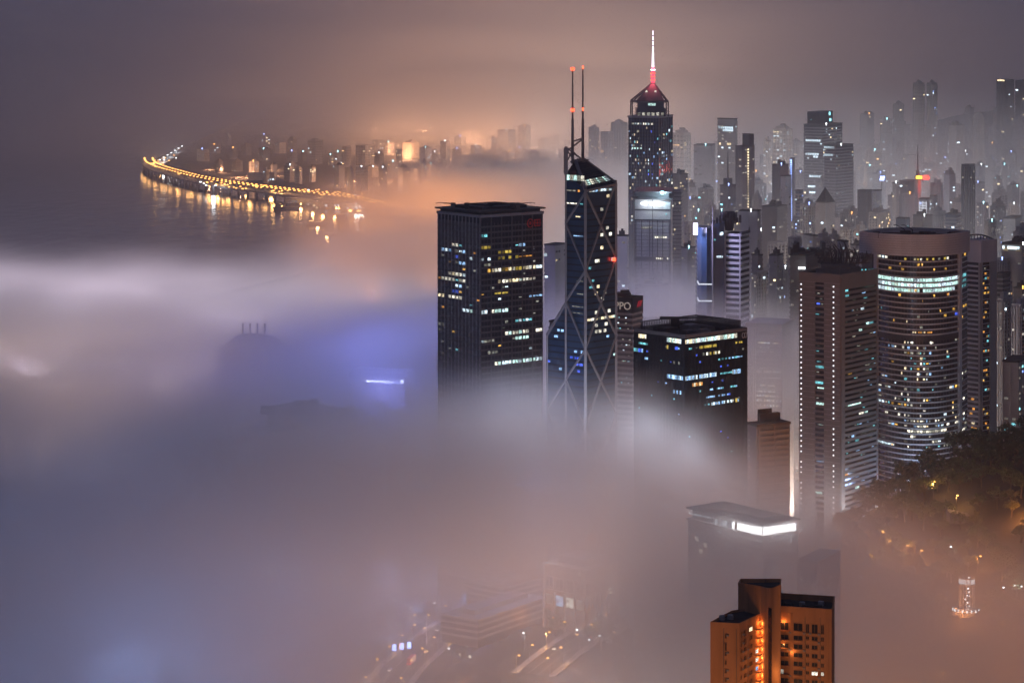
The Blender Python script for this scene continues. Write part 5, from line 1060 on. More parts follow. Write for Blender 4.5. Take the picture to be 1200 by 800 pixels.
for txt, fs in rows.items():
    fs.sort(key=lambda f: f['top'])
    for i, f in enumerate(fs):
        s = HGT[len(fs) - 1][i] if len(fs) <= 3 else ('tallest ', 'second tallest ', 'third tallest ', 'fourth tallest ', 'lowest ')[i if i < len(fs) - 1 else 4] if len(fs) <= 5 else ''
        f['o']['label'] = s + txt; f['o']['category'] = 'apartment tower' if f['style'] == 'resi' else 'tower'; f['o']['group'] = 'towers of the districts in mist'
# neon emblems standing on roofs
def neon(px, py, Y, kind, label):
    q = at(px, py, Y); t = thing('neon_sign', label, 'sign', (q.x, q.y, q.z - 4))
    for i in range(8 if kind == 'red' else 1):
        m = MB(); a = math.pi * (i + .5) / 8; 
        if kind == 'red':
            d = Vector((math.cos(a), 0, math.sin(a))); n = Vector((-d.z, 0, d.x)); c0 = q + Vector((0, 0, -2)); m.hexa([c0 - n * .3, c0 + d * 2.6 - n * 1.1, c0 + d * 2.6 - n * 1.1 + Vector((0, .5, 0)), c0 - n * .3 + Vector((0, .5, 0)), c0 + n * .3, c0 + d * 5.2 + n * .6, c0 + d * 5.2 + n * .6 + Vector((0, .5, 0)), c0 + n * .3 + Vector((0, .5, 0))]); m.build('petal', G['redneon'], t)
        else: m.prism([Vector((q.x - 4, q.y)), Vector((q.x - 1, q.y - .4)), Vector((q.x + 3, q.y)), Vector((q.x, q.y + .6))], q.z - 1.6, q.z + 1.8); m.build('neon_letter', G['yelneon'], t)
    m = MB(); m.bar((q.x - 4, q.y + 1, q.z - 5), (q.x - 4, q.y + 1, q.z + 3), .5); m.bar((q.x + 4, q.y + 1, q.z - 5), (q.x + 4, q.y + 1, q.z + 3), .5); m.bar((q.x - 4.5, q.y + 1, q.z - 2.6), (q.x + 4.5, q.y + 1, q.z - 2.6), .5); m.build('sign_frame', M['dframe'], t)
    return q
q = neon(1085, 208, 2985, 'red', 'red neon flower emblem on a roof among the misty eastern towers'); lamp(q.x, q.y - 5, q.z, (1, .1, .06), 5e4, 3)
neon(1077.5, 208, 2984, 'yellow', 'yellow neon sign beside the red flower emblem')
q = at(1033.5, 209, 3000); t = thing('neon_sign', 'bright blue white square sign glowing left of the red neon emblem', 'sign', (q.x, q.y, q.z - 3))
for i in range(2):
    for j in range(2): m = MB(); m.box(q.x - 2.6 + 2.8 * i + j * .6, q.y - .3, q.z - 2.6 + 2.8 * j, q.x - .1 + 2.8 * i + j * .6, q.y + .3, q.z - .2 + 2.8 * j); m.build('sign_panel', G['bluel'], t)
m = MB(); m.bar((q.x, q.y + .8, q.z - 14), (q.x, q.y + .8, q.z + 3), .8); m.build('sign_frame', M['dframe'], t)
# glaring white window wall in the gap left of the bead lamp hotel
Yd = 2150; fb = corner_foot(926, 936, 944, Yd, 20); t = thing('lit_building', 'building with a ladder of square white windows in the gap beside the hotel slab', 'building', block_base(fb)); m = MB(); m.prism(fb, 3, zat(394, Yd)); m.build('wall', M['tile'], t)
for k in range(5):
    for u in (.12, .56): pane(t, fb[3], fb[0], u, u + .36, zat(402 + 5.3 * k, Yd), zat(398.5 + 5.3 * k, Yd), G['pearl'], .4)
for k in range(5): pane(t, fb[3], fb[0], .1 + .16 * k, .22 + .16 * k, zat(432 + 6 * (k % 3), Yd), zat(428 + 6 * (k % 3), Yd), E[('amber', 'orange', 'warm')[k % 3]], .4)
# ------------------------------------------------------------------ low ground: waterfront road, streets, park, trees
def ray_ground(px, py):
    Y = 900.0
    while Y < 3000:
        q = at(px, py, Y)
        if q.z <= ground_z(q.x, q.y): return Vector((q.x, q.y, ground_z(q.x, q.y)))
        Y += 3
    return at(px, py, 3000)
# street lamp: post, arm, lantern; a lamp's own light goes with it
def street_lamp_proto(h, r):
    m = MB(); m.cyl(0, 0, 0, h, .16 * r, .09 * r, 6); me1 = bpy.data.meshes.new('post'); 
    m.bar((0, 0, h), (1.6 * r, 0, h + .5), .14 * r); me1.from_pydata(m.v, [], m.f); me1.materials.append(M['steel'])
    def lan(mt):
        m = MB(); m.box(1.1 * r, -.34 * r, h + .25, 2.2 * r, .34 * r, h + .25 + .42 * r); me = bpy.data.meshes.new('lantern'); me.from_pydata(m.v, [], m.f); me.materials.append(mt); return me
    return me1, lan
POST, LAN = street_lamp_proto(9.5, 1.0); LS, LW = LAN(G['sodium']), LAN(G['whitel'])
POSTF, LANF = street_lamp_proto(11, 3.2); FS, FW = LANF(G['sodium']), LANF(G['whitel'])
def street_lamp(x, y, z, label, group, rot=0.0, white=False, far=False, power=0, col=None, name='street_lamp'):
    t = thing(name, label, 'street lamp', (x, y, z), group); t.rotation_euler = (0, 0, rot)
    for nm, me in (('post', POSTF if far else POST), ('lantern', (FW if white else FS) if far else (LW if white else LS))):
        o = bpy.data.objects.new(nm, me); COL.objects.link(o); o.parent = t
    if power: lamp(0, 0, 8.6 if not far else 10, col or ((.85, .92, 1) if white else (1, .50, .15)), power, .5 if not far else 4, t, 'lantern_light')
    return t
# elevated waterfront road on piers
HW = spline([at(445, 243, 4880), at(420, 239.5, 5000), at(385, 236.5, 5100), at(350, 232.5, 5200), at(318, 228.5, 5290), at(285, 224.5, 5390), at(255, 220, 5500), at(228, 215, 5640), at(207, 209.5, 5790), at(189, 204, 5940), at(177, 198.5, 6100), at(174, 194, 6260)], 6)
HW = [Vector((p.x, p.y, 11)) for p in HW]
hw = MB(); q = []
for i, p in enumerate(HW):
    d = HW[min(i + 1, len(HW) - 1)] - HW[max(i - 1, 0)]; d.normalize(); q.append((p, Vector((d.y, -d.x, 0)), d))
t = thing('elevated_road', 'curving elevated waterfront road strung with orange lamps across the harbour', 'road', HW[30])
ORG[t.name] = Vector(HW[30])
dk = MB(); rl = MB(); pr = MB()
for (a, na, _), (b, nb, _) in zip(q, q[1:]):
    dk.hexa([a - na * 16 - Vector((0, 0, 2)), a + na * 16 - Vector((0, 0, 2)), b + nb * 16 - Vector((0, 0, 2)), b - nb * 16 - Vector((0, 0, 2)), a - na * 16, a + na * 16, b + nb * 16, b - nb * 16])
    for s in (-1, 1): rl.hexa([a + na * (s * 16.6 - .3), a + na * (s * 16.6 + .3), b + nb * (s * 16.6 + .3), b + nb * (s * 16.6 - .3)] + [v + Vector((0, 0, 1.5)) for v in (a + na * (s * 16.6 - .3), a + na * (s * 16.6 + .3), b + nb * (s * 16.6 + .3), b + nb * (s * 16.6 - .3))])
    rl.hexa([a - na * .3, a + na * .3, b + nb * .3, b - nb * .3] + [v + Vector((0, 0, 1)) for v in (a - na * .3, a + na * .3, b + nb * .3, b - nb * .3)])
for i in range(0, len(q), 2):
    for s in (-1, 1): p = q[i][0] + q[i][1] * s * 10; pr.cyl(p.x, p.y, -5, 9, 2.2, None, 8)
dk.build('deck', M['conc'], t); rl.build('parapet', M['conc'], t); pr.build('pier', M['conc'], t)
n_l = 0
for i in range(len(q)):
    for s in (-1, 1):
        p = q[i][0] + q[i][1] * s * 15; strong = (i in (len(q) - 1, len(q) - 2) or i in (42,)) and True
        street_lamp(p.x, p.y, 11, 'orange street lamp on the %s side of the curving elevated waterfront road' % ('harbour' if s == 1 else 'landward'), 'lamps along the elevated waterfront road', math.atan2(-q[i][1].y * s, -q[i][1].x * s), False, True, (3e4 if i > 62 else 1.3e4 if i % 5 == 0 else 0) if s == 1 else (3e3 if i % 3 == 0 else 0))
# moving traffic on it: small vans and cars with their lamps
def car(x, y, z, rot, label, group, body='white', s=1.0):
    t = thing('car', label, 'car', (x, y, z), group); t.rotation_euler = (0, 0, rot); t.scale = (s, s, s); ORG[t.name] = Vector((0, 0, 0))
    m = MB(); m.hexa([(-2.2, -.9, .35), (2.2, -.9, .35), (2.2, .9, .35), (-2.2, .9, .35), (-2.2, -.88, .85), (2.1, -.86, .8), (2.1, .86, .8), (-2.2, .88, .85)]); m.build('body', M[body], t)
    m = MB(); m.hexa([(-1.7, -.84, .85), (1.0, -.84, .82), (1.0, .84, .82), (-1.7, .84, .85), (-1.2, -.7, 1.45), (.4, -.7, 1.45), (.4, .7, 1.45), (-1.2, .7, 1.45)]); m.build('cabin', M['glass'], t)
    for sx in (-1.35, 1.35):
        for sy in (-.85, .85):
            m = MB(); n = 10; i0 = len(m.v)
            for yy in (sy - .12, sy + .12):
                for k in range(n): a = 2 * math.pi * k / n; m.v.append((sx + .34 * math.cos(a), yy, .34 + .34 * math.sin(a)))
            m.f += [tuple(range(n)), tuple(range(2 * n - 1, n - 1, -1))] + [(k, (k + 1) % n, n + (k + 1) % n, n + k) for k in range(n)]; m.build('wheel', M['dark'], t)
    for sy in (-.62, .62):
        m = MB(); m.box(2.08, sy - .2, .52, 2.26, sy + .2, .76); m.build('headlight', G['head'], t); m = MB(); m.box(-2.27, sy - .2, .58, -2.15, sy + .2, .78); m.build('tail_light', G['tail'], t)
    return t
# loop ramp, ferry yard and lights at the road's far end
t = thing('ramp', 'lit slip road sloping up from the far end of the waterfront road', 'road', at(205, 192, 6250)); m = MB(); a, b = Vector(at(186, 200, 6130)), Vector(at(212, 184, 6700)); a.z, b.z = 12, 14; d = (b - a).normalized(); nn = Vector((d.y, -d.x, 0)) * 9
m.hexa([a - nn, a + nn, b + nn, b - nn] + [v + Vector((0, 0, 2)) for v in (a - nn, a + nn, b + nn, b - nn)]); m.build('deck', M['conc'], t)
for k in range(7): p = a.lerp(b, k / 6); street_lamp(p.x, p.y, 14, 'white street lamp on the slip road at the end of the waterfront road', 'lamps on the slip road', 1.2, True, True, 3e4 if k % 2 else 0)
for k, (px, py) in enumerate(((183, 190), (189, 192), (193, 188), (196, 186), (200, 189), (206, 186), (180, 196), (178, 192), (204, 183), (212, 205))):
    p = at(px, py, 0 or (CAM_Z - 14) * F / py); street_lamp(p.x, p.y, 4, 'orange street lamp in the yard at the far tip of the waterfront road', 'lamps at the tip of the shore', k, k in (2, 5), True, 6e4 if k < 3 else 0)
for k in range(64):      # lamps of the streets behind the waterfront road
    px = RN.uniform(232, 425); py = lerp(219, 233, (px - 232) / 190) - RN.uniform(1, 7); p = at(px, py, (CAM_Z - 15) * F / py); street_lamp(p.x, p.y, 4, 'small street lamp in the streets behind the waterfront road', 'lamps behind the waterfront road', RN.uniform(0, 6), RN.random() < .16, True, 3.2e4 if k % 4 == 0 else 0)
# sheds along the water, a moored barge, the breakwater and a patrol boat
def shed(px, py, w, h, Y, label, lit):
    p = at(px, py, Y); t = thing('shed', label, 'shed', (p.x, p.y, 3)); m = MB(); m.box(p.x - w / 2, p.y, 3, p.x + w / 2, p.y + 25, 3 + h); m.build('wall', M['conc'], t); m = MB(); i = len(m.v)
    m.prism([Vector((p.x - w / 2 - 1, p.y - 1)), Vector((p.x + w / 2 + 1, p.y - 1)), Vector((p.x + w / 2 + 1, p.y + 26)), Vector((p.x - w / 2 - 1, p.y + 26))], 3 + h, 4 + h); m.build('roof', M['frame'], t)
    for k in range(int(w / 6)):
        if RN.random() < lit: o = MB(); x = p.x - w / 2 + 3 + k * 6; o.box(x - 1.8, p.y - .4, 4.5, x + 1.8, p.y, 7.5); o.build('lit_window', FE[RN.choice(['cool', 'warm', 'cool'])], t)
shed(417, 241.5, 62, 12, 4960, 'long low pier shed with a bright white row of windows', .9); shed(384, 240, 60, 9, 5020, 'long low shed with scattered white windows left of the bright pier shed', .4); shed(355, 236, 70, 8, 5120, 'low dim shed along the shore left of the other sheds', .25)
shed(306, 216, 60, 16, 5750, 'pale low hall standing behind the lamps of the waterfront road', .1)
t = thing('breakwater', 'dark concrete breakwater running out from the shore towards the fog', 'breakwater', (-310, 4600, 0)); m = MB(); a0, a1 = gp(400, 253, 5), gp(409, 286, 5)
m.prism([Vector((a1[0] - 9, a1[1])), Vector((a1[0] + 9, a1[1])), Vector((a0[0] + 9, a0[1])), Vector((a0[0] - 9, a0[1]))], -4, 7); m.build('quay_wall', M['roof'], t); m = MB(); m.prism([Vector((a1[0] + 6, a1[1])), Vector((a1[0] + 9, a1[1])), Vector((a0[0] + 9, a0[1])), Vector((a0[0] + 6, a0[1]))], 7, 9); m.build('parapet', M['conc'], t)
def boat(px, py, L, label, hull, rot=0, lit=None, name='barge', cat='barge'):
    p = gp(px, py, 0); t = thing(name, label, cat, (p[0], p[1], 0)); t.rotation_euler = (0, 0, rot); ORG[t.name] = Vector((0, 0, 0))
    w = L * .16; m = MB(); m.hexa([(-L * .45, -w * .8, -.5), (L * .4, -w * .8, -.5), (L * .4, w * .8, -.5), (-L * .45, w * .8, -.5), (-L / 2, -w, 4), (L / 2, -w * .5, 4.6), (L / 2, w * .5, 4.6), (-L / 2, w, 4)]); m.build('hull', M[hull], t)
    m = MB(); m.box(-L * .42, -w * .6, 4, -L * .2, w * .6, 10); m.box(-L * .4, -w * .4, 10, -L * .25, w * .4, 13); m.build('deckhouse', M['white' if lit else 'dframe'], t); m = MB(); m.bar((L * .1, 0, 4), (L * .1, 0, 17), .7, .4); m.bar((L * .1, 0, 15), (L * .4, 0, 9), .4); m.build('derrick', M['dark'], t)
    if lit:
        for k in range(5): o = MB(); o.box(-L * .41 + k * L * .04, -w * .6 - .3, 6.2, -L * .41 + k * L * .04 + 1.6, -w * .6, 8); o.build('lit_window', FE[lit], t)
boat(336, 245, 55, 'dark barge with a derrick moored off the waterfront road', 'dark', .1); boat(372, 263, 40, 'small lit harbour boat left of the breakwater', 'white', .25, 'amber', 'boat', 'boat'); boat(384, 274, 34, 'second harbour boat, lower, close beside the breakwater', 'white', -.2, 'amber', 'boat', 'boat')
for px, py in ((372, 262), (383, 273), (352, 241), (366, 246), (378, 249), (392, 250)):
    p = gp(px, py, 0); lamp(p[0], p[1] + 6, 9, (1, .5, .18), 2.4e4, 3)
for px in (417, 421, 425): p = gp(px, 248, 0); lamp(p[0], p[1], 9, (1, .9, .8), 2e4, 3)

# --- the pale civic building, the dark blocks beside it and the white crowned block
def civic():
    Yd = 1500; ft = corner_foot(638, 686, 725, Yd, 42); C_, R_, B_, L_ = ft; zt = zat(671, Yd)
    t = thing('civic_building', 'pale civic building with large square windows and a columned lower storey beside the avenue', 'building', block_base(ft, 33)); m = MB(); m.prism(ft, 33, zt); m.build('wall', M['plaster'], t)
    m = MB(); m.prism_ring(ft, zt, zt + 1.6, .8); m.prism(grow(ft, -6), zt + 1.6, zt + 6); m.prism_ring(ft, zat(700, Yd), zat(698, Yd), .7); m.build('cornice', M['plaster'], t)
    for (a, b, n) in ((L_, C_, 4), (C_, R_, 7)):
        for i in range(n):
            u0, u1 = (i + .16) / n, (i + .84) / n; z0_, z1_ = zat(695, Yd), zat(684, Yd)
            f = MB(); l = (b - a).length
            for p0, p1, q0, q1 in ((u0, u1, z1_, z1_ + .5), (u0, u1, z0_ - .5, z0_), (u0 - .5 / l, u0, z0_ - .5, z1_ + .5), (u1, u1 + .5 / l, z0_ - .5, z1_ + .5), ((u0 + u1) / 2 - .2 / l, (u0 + u1) / 2 + .2 / l, z0_, z1_)): f.wall(lerp(a, b, p0), lerp(a, b, p1), q0, q1, 0, .45)
            w = f.build('window', M['plaster'], t); pane(w, a, b, u0, u1, z0_, z1_, M['glass'], .12, .2, 'pane')
            if n == 4 or i < 5:
                m = MB(); q = lerp(a, b, i / n + .02) + Vector(((b - a).y, -(b - a).x)).normalized() * 1.2; m.cyl(q.x, q.y, 33, zat(700, Yd), .8, .7, 10); m.build('column', M['plaster'], t)
                pane(t, a, b, u0, u1, zat(716, Yd), zat(704, Yd), E[('dim', 'sky', 'cream', 'dim', 'cream')[i % 5]] if n == 4 else M['glass'], .1)
    for i in range(12): pane(t, L_, C_, .02 + i * .034, .045 + i * .034, zt + 2.0, zt + 2.7, E['cream'], 1.2)
    pane(t, L_, C_, .86, .9, zt - 2, zt + .2, E['cream'], .9); pane(t, C_, R_, .7, .82, zat(703, Yd), zat(696, Yd), E['cream'], .5)
civic()
def dark_block(xl, xc, xr, ytop, Yd, th, label, rows, name='office_block', body='dframe', wins=()):
    ft = corner_foot(xl, xc, xr, Yd, th); C_, R_, B_, L_ = ft; zt = zat(ytop, Yd); t = thing(name, label, 'office block', block_base(ft)); z0 = ORG[t.name].z; m = MB(); m.prism(ft, z0, zt); m.build('wall', M[body], t)
    m = MB(); z = zt - 2
    while z > z0 + 3: m.prism_ring(ft, z - 1.3, z, .35); z -= 3.6
    m.build('spandrel', M['conc'], t, kind='stuff'); m = MB(); m.prism_ring(ft, zt, zt + 1, .3); m.prism(grow(ft, -8), zt + 1, zt + 4); m.build('parapet', M['conc'], t)
    for f, py, u0, u1, mt, pb in rows:
        a, b = (L_, C_) if f == 'l' else (C_, R_); n = max(2, int((u1 - u0) * 16)); zc = CAM_Z - py * lerp(a, b, (u0 + u1) / 2).y / F
        for i in range(n):
            if RN.random() < pb: pane(t, a, b, lerp(u0, u1, i / n), lerp(u0, u1, (i + .8) / n), zc - .8, zc + .8, E[mt], .5)
    return t, ft, zt
dark_block(737, 776, 830, 616, 1500, 44, 'dark office block in brown haze with a few rows of bluish windows up high', [('r', 652, .1, .8, 'sky', .8), ('r', 658, .1, .8, 'cool', .9), ('r', 666, .1, .8, 'sky', .9), ('l', 649, .02, .6, 'cool', .9), ('l', 657, .05, .6, 'dim', .8), ('r', 640, .3, .6, 'sky', .4), ('r', 620, .2, .9, 'dim', .6), ('r', 710, .4, .6, 'sky', .6), ('l', 690, .1, .3, 'dim', .6), ('r', 735, .3, .5, 'cool', .6), ('l', 716, .3, .5, 'cream', .5)])
dark_block(517, 560, 640, 728, 1480, 35, 'low dark block in brown haze between the two lower roads', [('r', 745, .2, .4, 'dim', .5), ('r', 765, .75, 1, 'cool', .6), ('l', 768, .5, .9, 'cream', .4)])
dark_block(548, 590, 634, 690, 1600, 40, 'dim wide block behind the low dark one, pricked with a few lights', [('l', 700, .3, .5, 'dim', .6), ('r', 705, .3, .7, 'sky', .3), ('r', 715, .2, .9, 'cream', .35)])
def white_crown():
    Yd = 1200; ft = corner_foot(806, 894, 936, Yd, 52); C_, R_, B_, L_ = ft; zt = zat(616, Yd); z0 = ground_z(C_.x, C_.y + 20) - 2
    t = thing('crowned_office', 'pale block with a brilliant white glass crown along its roof edge, veiled by mist', 'office block', block_base(ft, z0)); m = MB(); m.prism(ft, z0, zat(628, Yd)); m.build('wall', M['plaster'], t)
    m = MB()
    for a, b in ((L_, C_), (C_, R_)):
        l = (b - a).length; n = int(l / 2.7)
        for i in range(n):
            for k in range(34):
                z = zat(636, Yd) - k * 2.9; m.wall(lerp(a, b, (i + .3) / n), lerp(a, b, (i + .7) / n), z - 1.3, z, .02, .10)
    m.build('window_grid', M['glass'], t, kind='stuff')
    m = MB(); m.prism_ring(ft, zat(629.5, Yd), zat(627.5, Yd), .8); m.build('crown_sill', M['plaster'], t); m = MB(); m.prism(grow(ft, .6), zt, zt + .7); m.prism(grow(ft, -6), zt + .7, zt + 2); m.build('roof', M['roof'], t)
    m = MB(); m.prism(grow(ft, -1.6), zat(628, Yd), zt); m.build('crown_core', M['plaster'], t)
    for a, b, u0, u1, n in ((L_, C_, .34, .995, 20), (C_, R_, .02, .93, 12)):
        for i in range(n):
            br = (i / n) if a is L_ else 1 - .5 * i / n
            p0 = lerp(u0, u1, i / n); p1 = lerp(u0, u1, (i + .74) / n)
            if a is L_ and RN.random() > .55 + .5 * br: pane(t, a, b, p0, p1, zat(627, Yd), zat(619.5, Yd), E['dim'], .1, .3); continue
            pane(t, a, b, p0, p1, zat(627.3, Yd), zat(618, Yd) - 1.2 * (1 - br), G['crownw'] if br > .35 else E['cool'], .1, .3)
    for i in range(14): pane(t, L_, C_, .02 + i * .022, .034 + i * .022, zt - 2.4, zt - 1.6, E['cool'], .2)
    for f, u, py in (('l', .1, 650), ('l', .22, 655), ('l', .16, 664), ('r', .24, 672), ('r', .33, 671)): a, b = (L_, C_) if f == 'l' else (C_, R_); pane(t, a, b, u, u + .045, zat(py, Yd) - 1, zat(py, Yd) + 1, E['cream'], .2)
    for u, a, b in ((.9, L_, C_), (.6, L_, C_), (.3, C_, R_), (.75, C_, R_)): q = lerp(a, b, u); n = Vector(((b - a).y, -(b - a).x)).normalized() * 4; lamp(q.x + n.x, q.y + n.y, zat(620, Yd), (.9, .94, 1), 7e3, 2)
white_crown()
def grid_tower():
    Yd = 1160; ft = corner_foot(934, 958, 985, Yd, 30); C_, R_, B_, L_ = ft; zt = zat(660, Yd); t = thing('grid_tower', 'square grey flat roofed tower dotted with lights on one side, right of the white crown', 'tower', block_base(ft)); z0 = ORG[t.name].z; m = MB(); m.prism(ft, z0, zt); m.build('wall', M['conc'], t); m = MB(); m.prism_ring(ft, zt, zt + 1, .2); m.build('parapet', M['conc'], t)
    for k in range(12):
        for i in range(4): z = zat(682, Yd) - k * 2.55; pane(t, C_, R_, .12 + i * .2, .24 + i * .2, z - 1.3, z, M['glass'], .04, .2, 'window')
    for k in range(11):
        for i in range(8):
            z = zat(672, Yd) - k * 2.9; pane(t, L_, C_, .06 + i * .115, .13 + i * .115, z - .9, z, E[pick(['cream', 'amber', 'dim'])] if RN.random() < .22 else M['glass'], .04, .2, 'window')
grid_tower()
# lit letters and the dim roofs that show through the fog bank on the left
def fog_things():
    Yd = 1960; ft = corner_foot(408, 474, 486, Yd, 15); t = thing('bank_building', 'dim building in thick fog carrying a glowing blue white line of letters', 'building', block_base(ft, 3)); zt = zat(438, Yd); m = MB(); m.prism(ft, 3, zt); m.build('wall', M['dframe'], t)
    m = MB(); z = zt - 4
    while z > 60: m.prism_ring(ft, z - 1.2, z, .3); z -= 3.8
    m.build('spandrel', M['conc'], t, kind='stuff')
    a, b = ft[3], ft[0]; d = (b - a).normalized(); n = Vector((d.y, -d.x)); cu = bpy.data.curves.new('sign_letters', 'FONT'); cu.body = 'Bank of America Merrill Lynch'; cu.size = 2.2; cu.extrude = .15; cu.offset = .02; cu.align_x = 'CENTER'; cu.materials.append(G['fogsign']); o = bpy.data.objects.new('sign_letters', cu); COL.objects.link(o); o.parent = t; g = ORG[t.name]
    e = lerp(a, b, .58) + n * 1; o.location = (e.x - g.x, e.y - g.y, zat(449, Yd) - g.z); o.rotation_euler = (R(90), 0, math.atan2(d.y, d.x)); o.scale = (.82, 1.1, 1); to_mesh(o)
    q = lerp(a, b, .965) + n * 1; m = MB()
    for k in range(4): m.bar((q.x - 1.3, q.y, zat(447.5, Yd) + .6 * (k - 1.5)), (q.x + 1.3, q.y, zat(447.5, Yd) + .6 * (k - 1.5) + .4), .35)
    m.build('sign_emblem', G['fogsign'], t); lamp(e.x, e.y - 34, zat(450, Yd), (.2, .25, 1), 3.4e5, 4); lamp(e.x + 10, e.y - 34, zat(462, Yd), (.2, .25, 1), 2.4e5, 4)
    for u, py, mt in ((.17, 453, 'dim'), (.17, 457, 'dim'), (.05, 462, 'cream'), (.2, 468, 'cyan'), (.3, 472, 'cream')): z = zat(py, Yd); pane(t, a, b, u, u + .06, z - .8, z + .8, E[mt], .4)
    Yd = 1880; ft = corner_foot(312, 382, 420, Yd, 40); t = thing('stepped_roof', 'dark stepped roof with plant boxes just breaking the fog below the blue letters', 'building', block_base(ft, 3)); m = MB(); m.prism(ft, 3, zat(486, Yd)); m.build('wall', M['dframe'], t)
    q = at(360, 478, Yd + 16); m = MB(); m.box(q.x - 10, q.y - 6, zat(486, Yd), q.x + 9, q.y + 6, zat(474, Yd)); m.box(q.x + 2, q.y - 4, zat(474, Yd), q.x + 8, q.y + 4, zat(471, Yd)); m.build('plant_room', M['dark'], t)
    q = at(318, 484, Yd + 20); m = MB(); m.box(q.x - 8, q.y - 5, zat(490, Yd), q.x + 2, q.y + 5, zat(481, Yd)); q = at(408, 478, Yd + 5); m.bar((q.x - 10, q.y, zat(486, Yd)), (q.x + 4, q.y, zat(477, Yd)), 3); m.build('roof_crane', M['dark'], t)
    Yd = 2520; ft = corner_foot(255, 312, 345, Yd, 40); t = thing('post_roof', 'ghostly sloping roof with four short posts on top, almost lost in the fog', 'building', block_base(ft, 3)); zr = zat(398, Yd); m = MB(); m.prism(ft, 3, zr - 14); m.build('wall', M['dframe'], t)
    m = MB(); c_ = sum(ft, Vector((0, 0))) / 4; i_ = [lerp(q, c_, .55) for q in ft]; m.hexa([(q.x, q.y, zr - 14) for q in ft] + [(q.x, q.y, zr) for q in i_]); m.build('roof', M['roof'], t)
    for k in range(4): q = at(284.5 + 8.6 * k, 390, Yd + 30); m = MB(); m.box(q.x - 1.1, q.y - 1, zr - 4, q.x + 1.1, q.y + 1, zat(383, Yd)); m.build('post', M['dark'], t)
fog_things()

# --- lamps of the streets
for P, lab, grp, wid, st in ((RO_AV, 'orange street lamp on the avenue beside the pale civic building', 'lamps along the avenue', 18, 3), (RO_LL, 'orange street lamp on the road at the lower left', 'lamps along the lower left road', 22, 3), (RO_BK, 'orange street lamp in the street seen past the louvred block', 'lamps along the street behind', 24, 2)):
    for i in range(0, len(P), st):
        for s in (-1, 1):
            d = P[min(i + 1, len(P) - 1)] - P[max(0, i - 1)]; d.z = 0; d.normalize(); n = Vector((d.y, -d.x, 0)); p = P[i] + n * s * (wid / 2 + 1); street_lamp(p.x, p.y, ground_z(p.x, p.y), lab, grp, math.atan2(-n.y * s, -n.x * s), False, False, (6500 if grp != 'lamps along the street behind' else 26000) if (i // st + (s > 0)) % 2 == 0 else 0)
for px, py, wh in ((459, 718, 1), (484, 728, 1), (484, 736, 0), (511, 721, 1), (577, 685, 0), (601, 698, 1), (529, 776, 1), (547, 772, 1), (553, 769, 1), (615, 760, 1), (674, 724, 1), (640, 722, 1), (690, 766, 1), (705, 764, 1), (724, 758, 0), (650, 742, 0), (470, 772, 0), (500, 752, 0), (742, 648, 0), (741, 662, 1), (566, 706, 1), (590, 722, 0)):
    p = ray_ground(px, py + 3); street_lamp(p.x, p.y, p.z, '%s lamp in the brown haze over the low streets' % ('small white' if wh else 'small orange'), 'lamps in the haze of the low streets', RN.uniform(0, 6), bool(wh), False, 900 if wh else 1800)
k = 0
for i in range(9): # row of white bollard lamps along the avenue
    p = Vector(gp(lerp(676, 709, i / 8), lerp(742.5, 722, i / 8), 37)); p.z = ground_z(p.x, p.y); t = thing('bollard_lamp', 'small mint white lamp in the straight row beside the avenue', 'lamp', (p.x, p.y, p.z), 'row of small lamps beside the avenue'); m = MB(); m.cyl(p.x, p.y, p.z, p.z + 2, .2, None, 6); m.build('post', M['steel'], t); m = MB(); m.cyl(p.x, p.y, p.z + 2, p.z + 2.9, .5, None, 8); m.build('lantern', G['whitel'], t)
CARS = [(RO_AV, .18, -5, 'white car climbing the avenue beside the row of small lamps', 'white', 0), (RO_AV, .3, 5, 'dark car braking on the avenue, nearest to the pale civic building', 'dframe', 1), (RO_AV, .42, -4, 'silver car on the avenue beyond the first two cars', 'frame', 0), (RO_AV, .6, 5, 'red car farthest up the avenue', 'red', 1),
        (RO_LL, .25, -5, 'white car on the lower left road nearest the frame edge', 'white', 0), (RO_LL, .4, 5, 'dark car on the lower left road ahead of the bus', 'dframe', 1), (RO_LL, .62, -4, 'silver car leaving along the lower left road', 'frame', 0),
        (RO_BK, .3, -5, 'white taxi shaped car in the orange street past the louvred block', 'white', 0), (RO_BK, .38, 4, 'dark car in the orange street past the louvred block', 'dframe', 1), (RO_BK, .46, -4, 'red car deep in the orange street', 'red', 0)]
for P, f, off, lab, bd, rev in CARS:
    i = int(f * (len(P) - 1)); d = P[i + 1] - P[i]; d.z = 0; d.normalize(); n = Vector((d.y, -d.x, 0)); p = P[i] + n * off; car(p.x, p.y, ground_z(p.x, p.y) + .42, math.atan2(d.y, d.x) + (math.pi if rev == 0 else 0), lab, 'cars in the streets', bd)
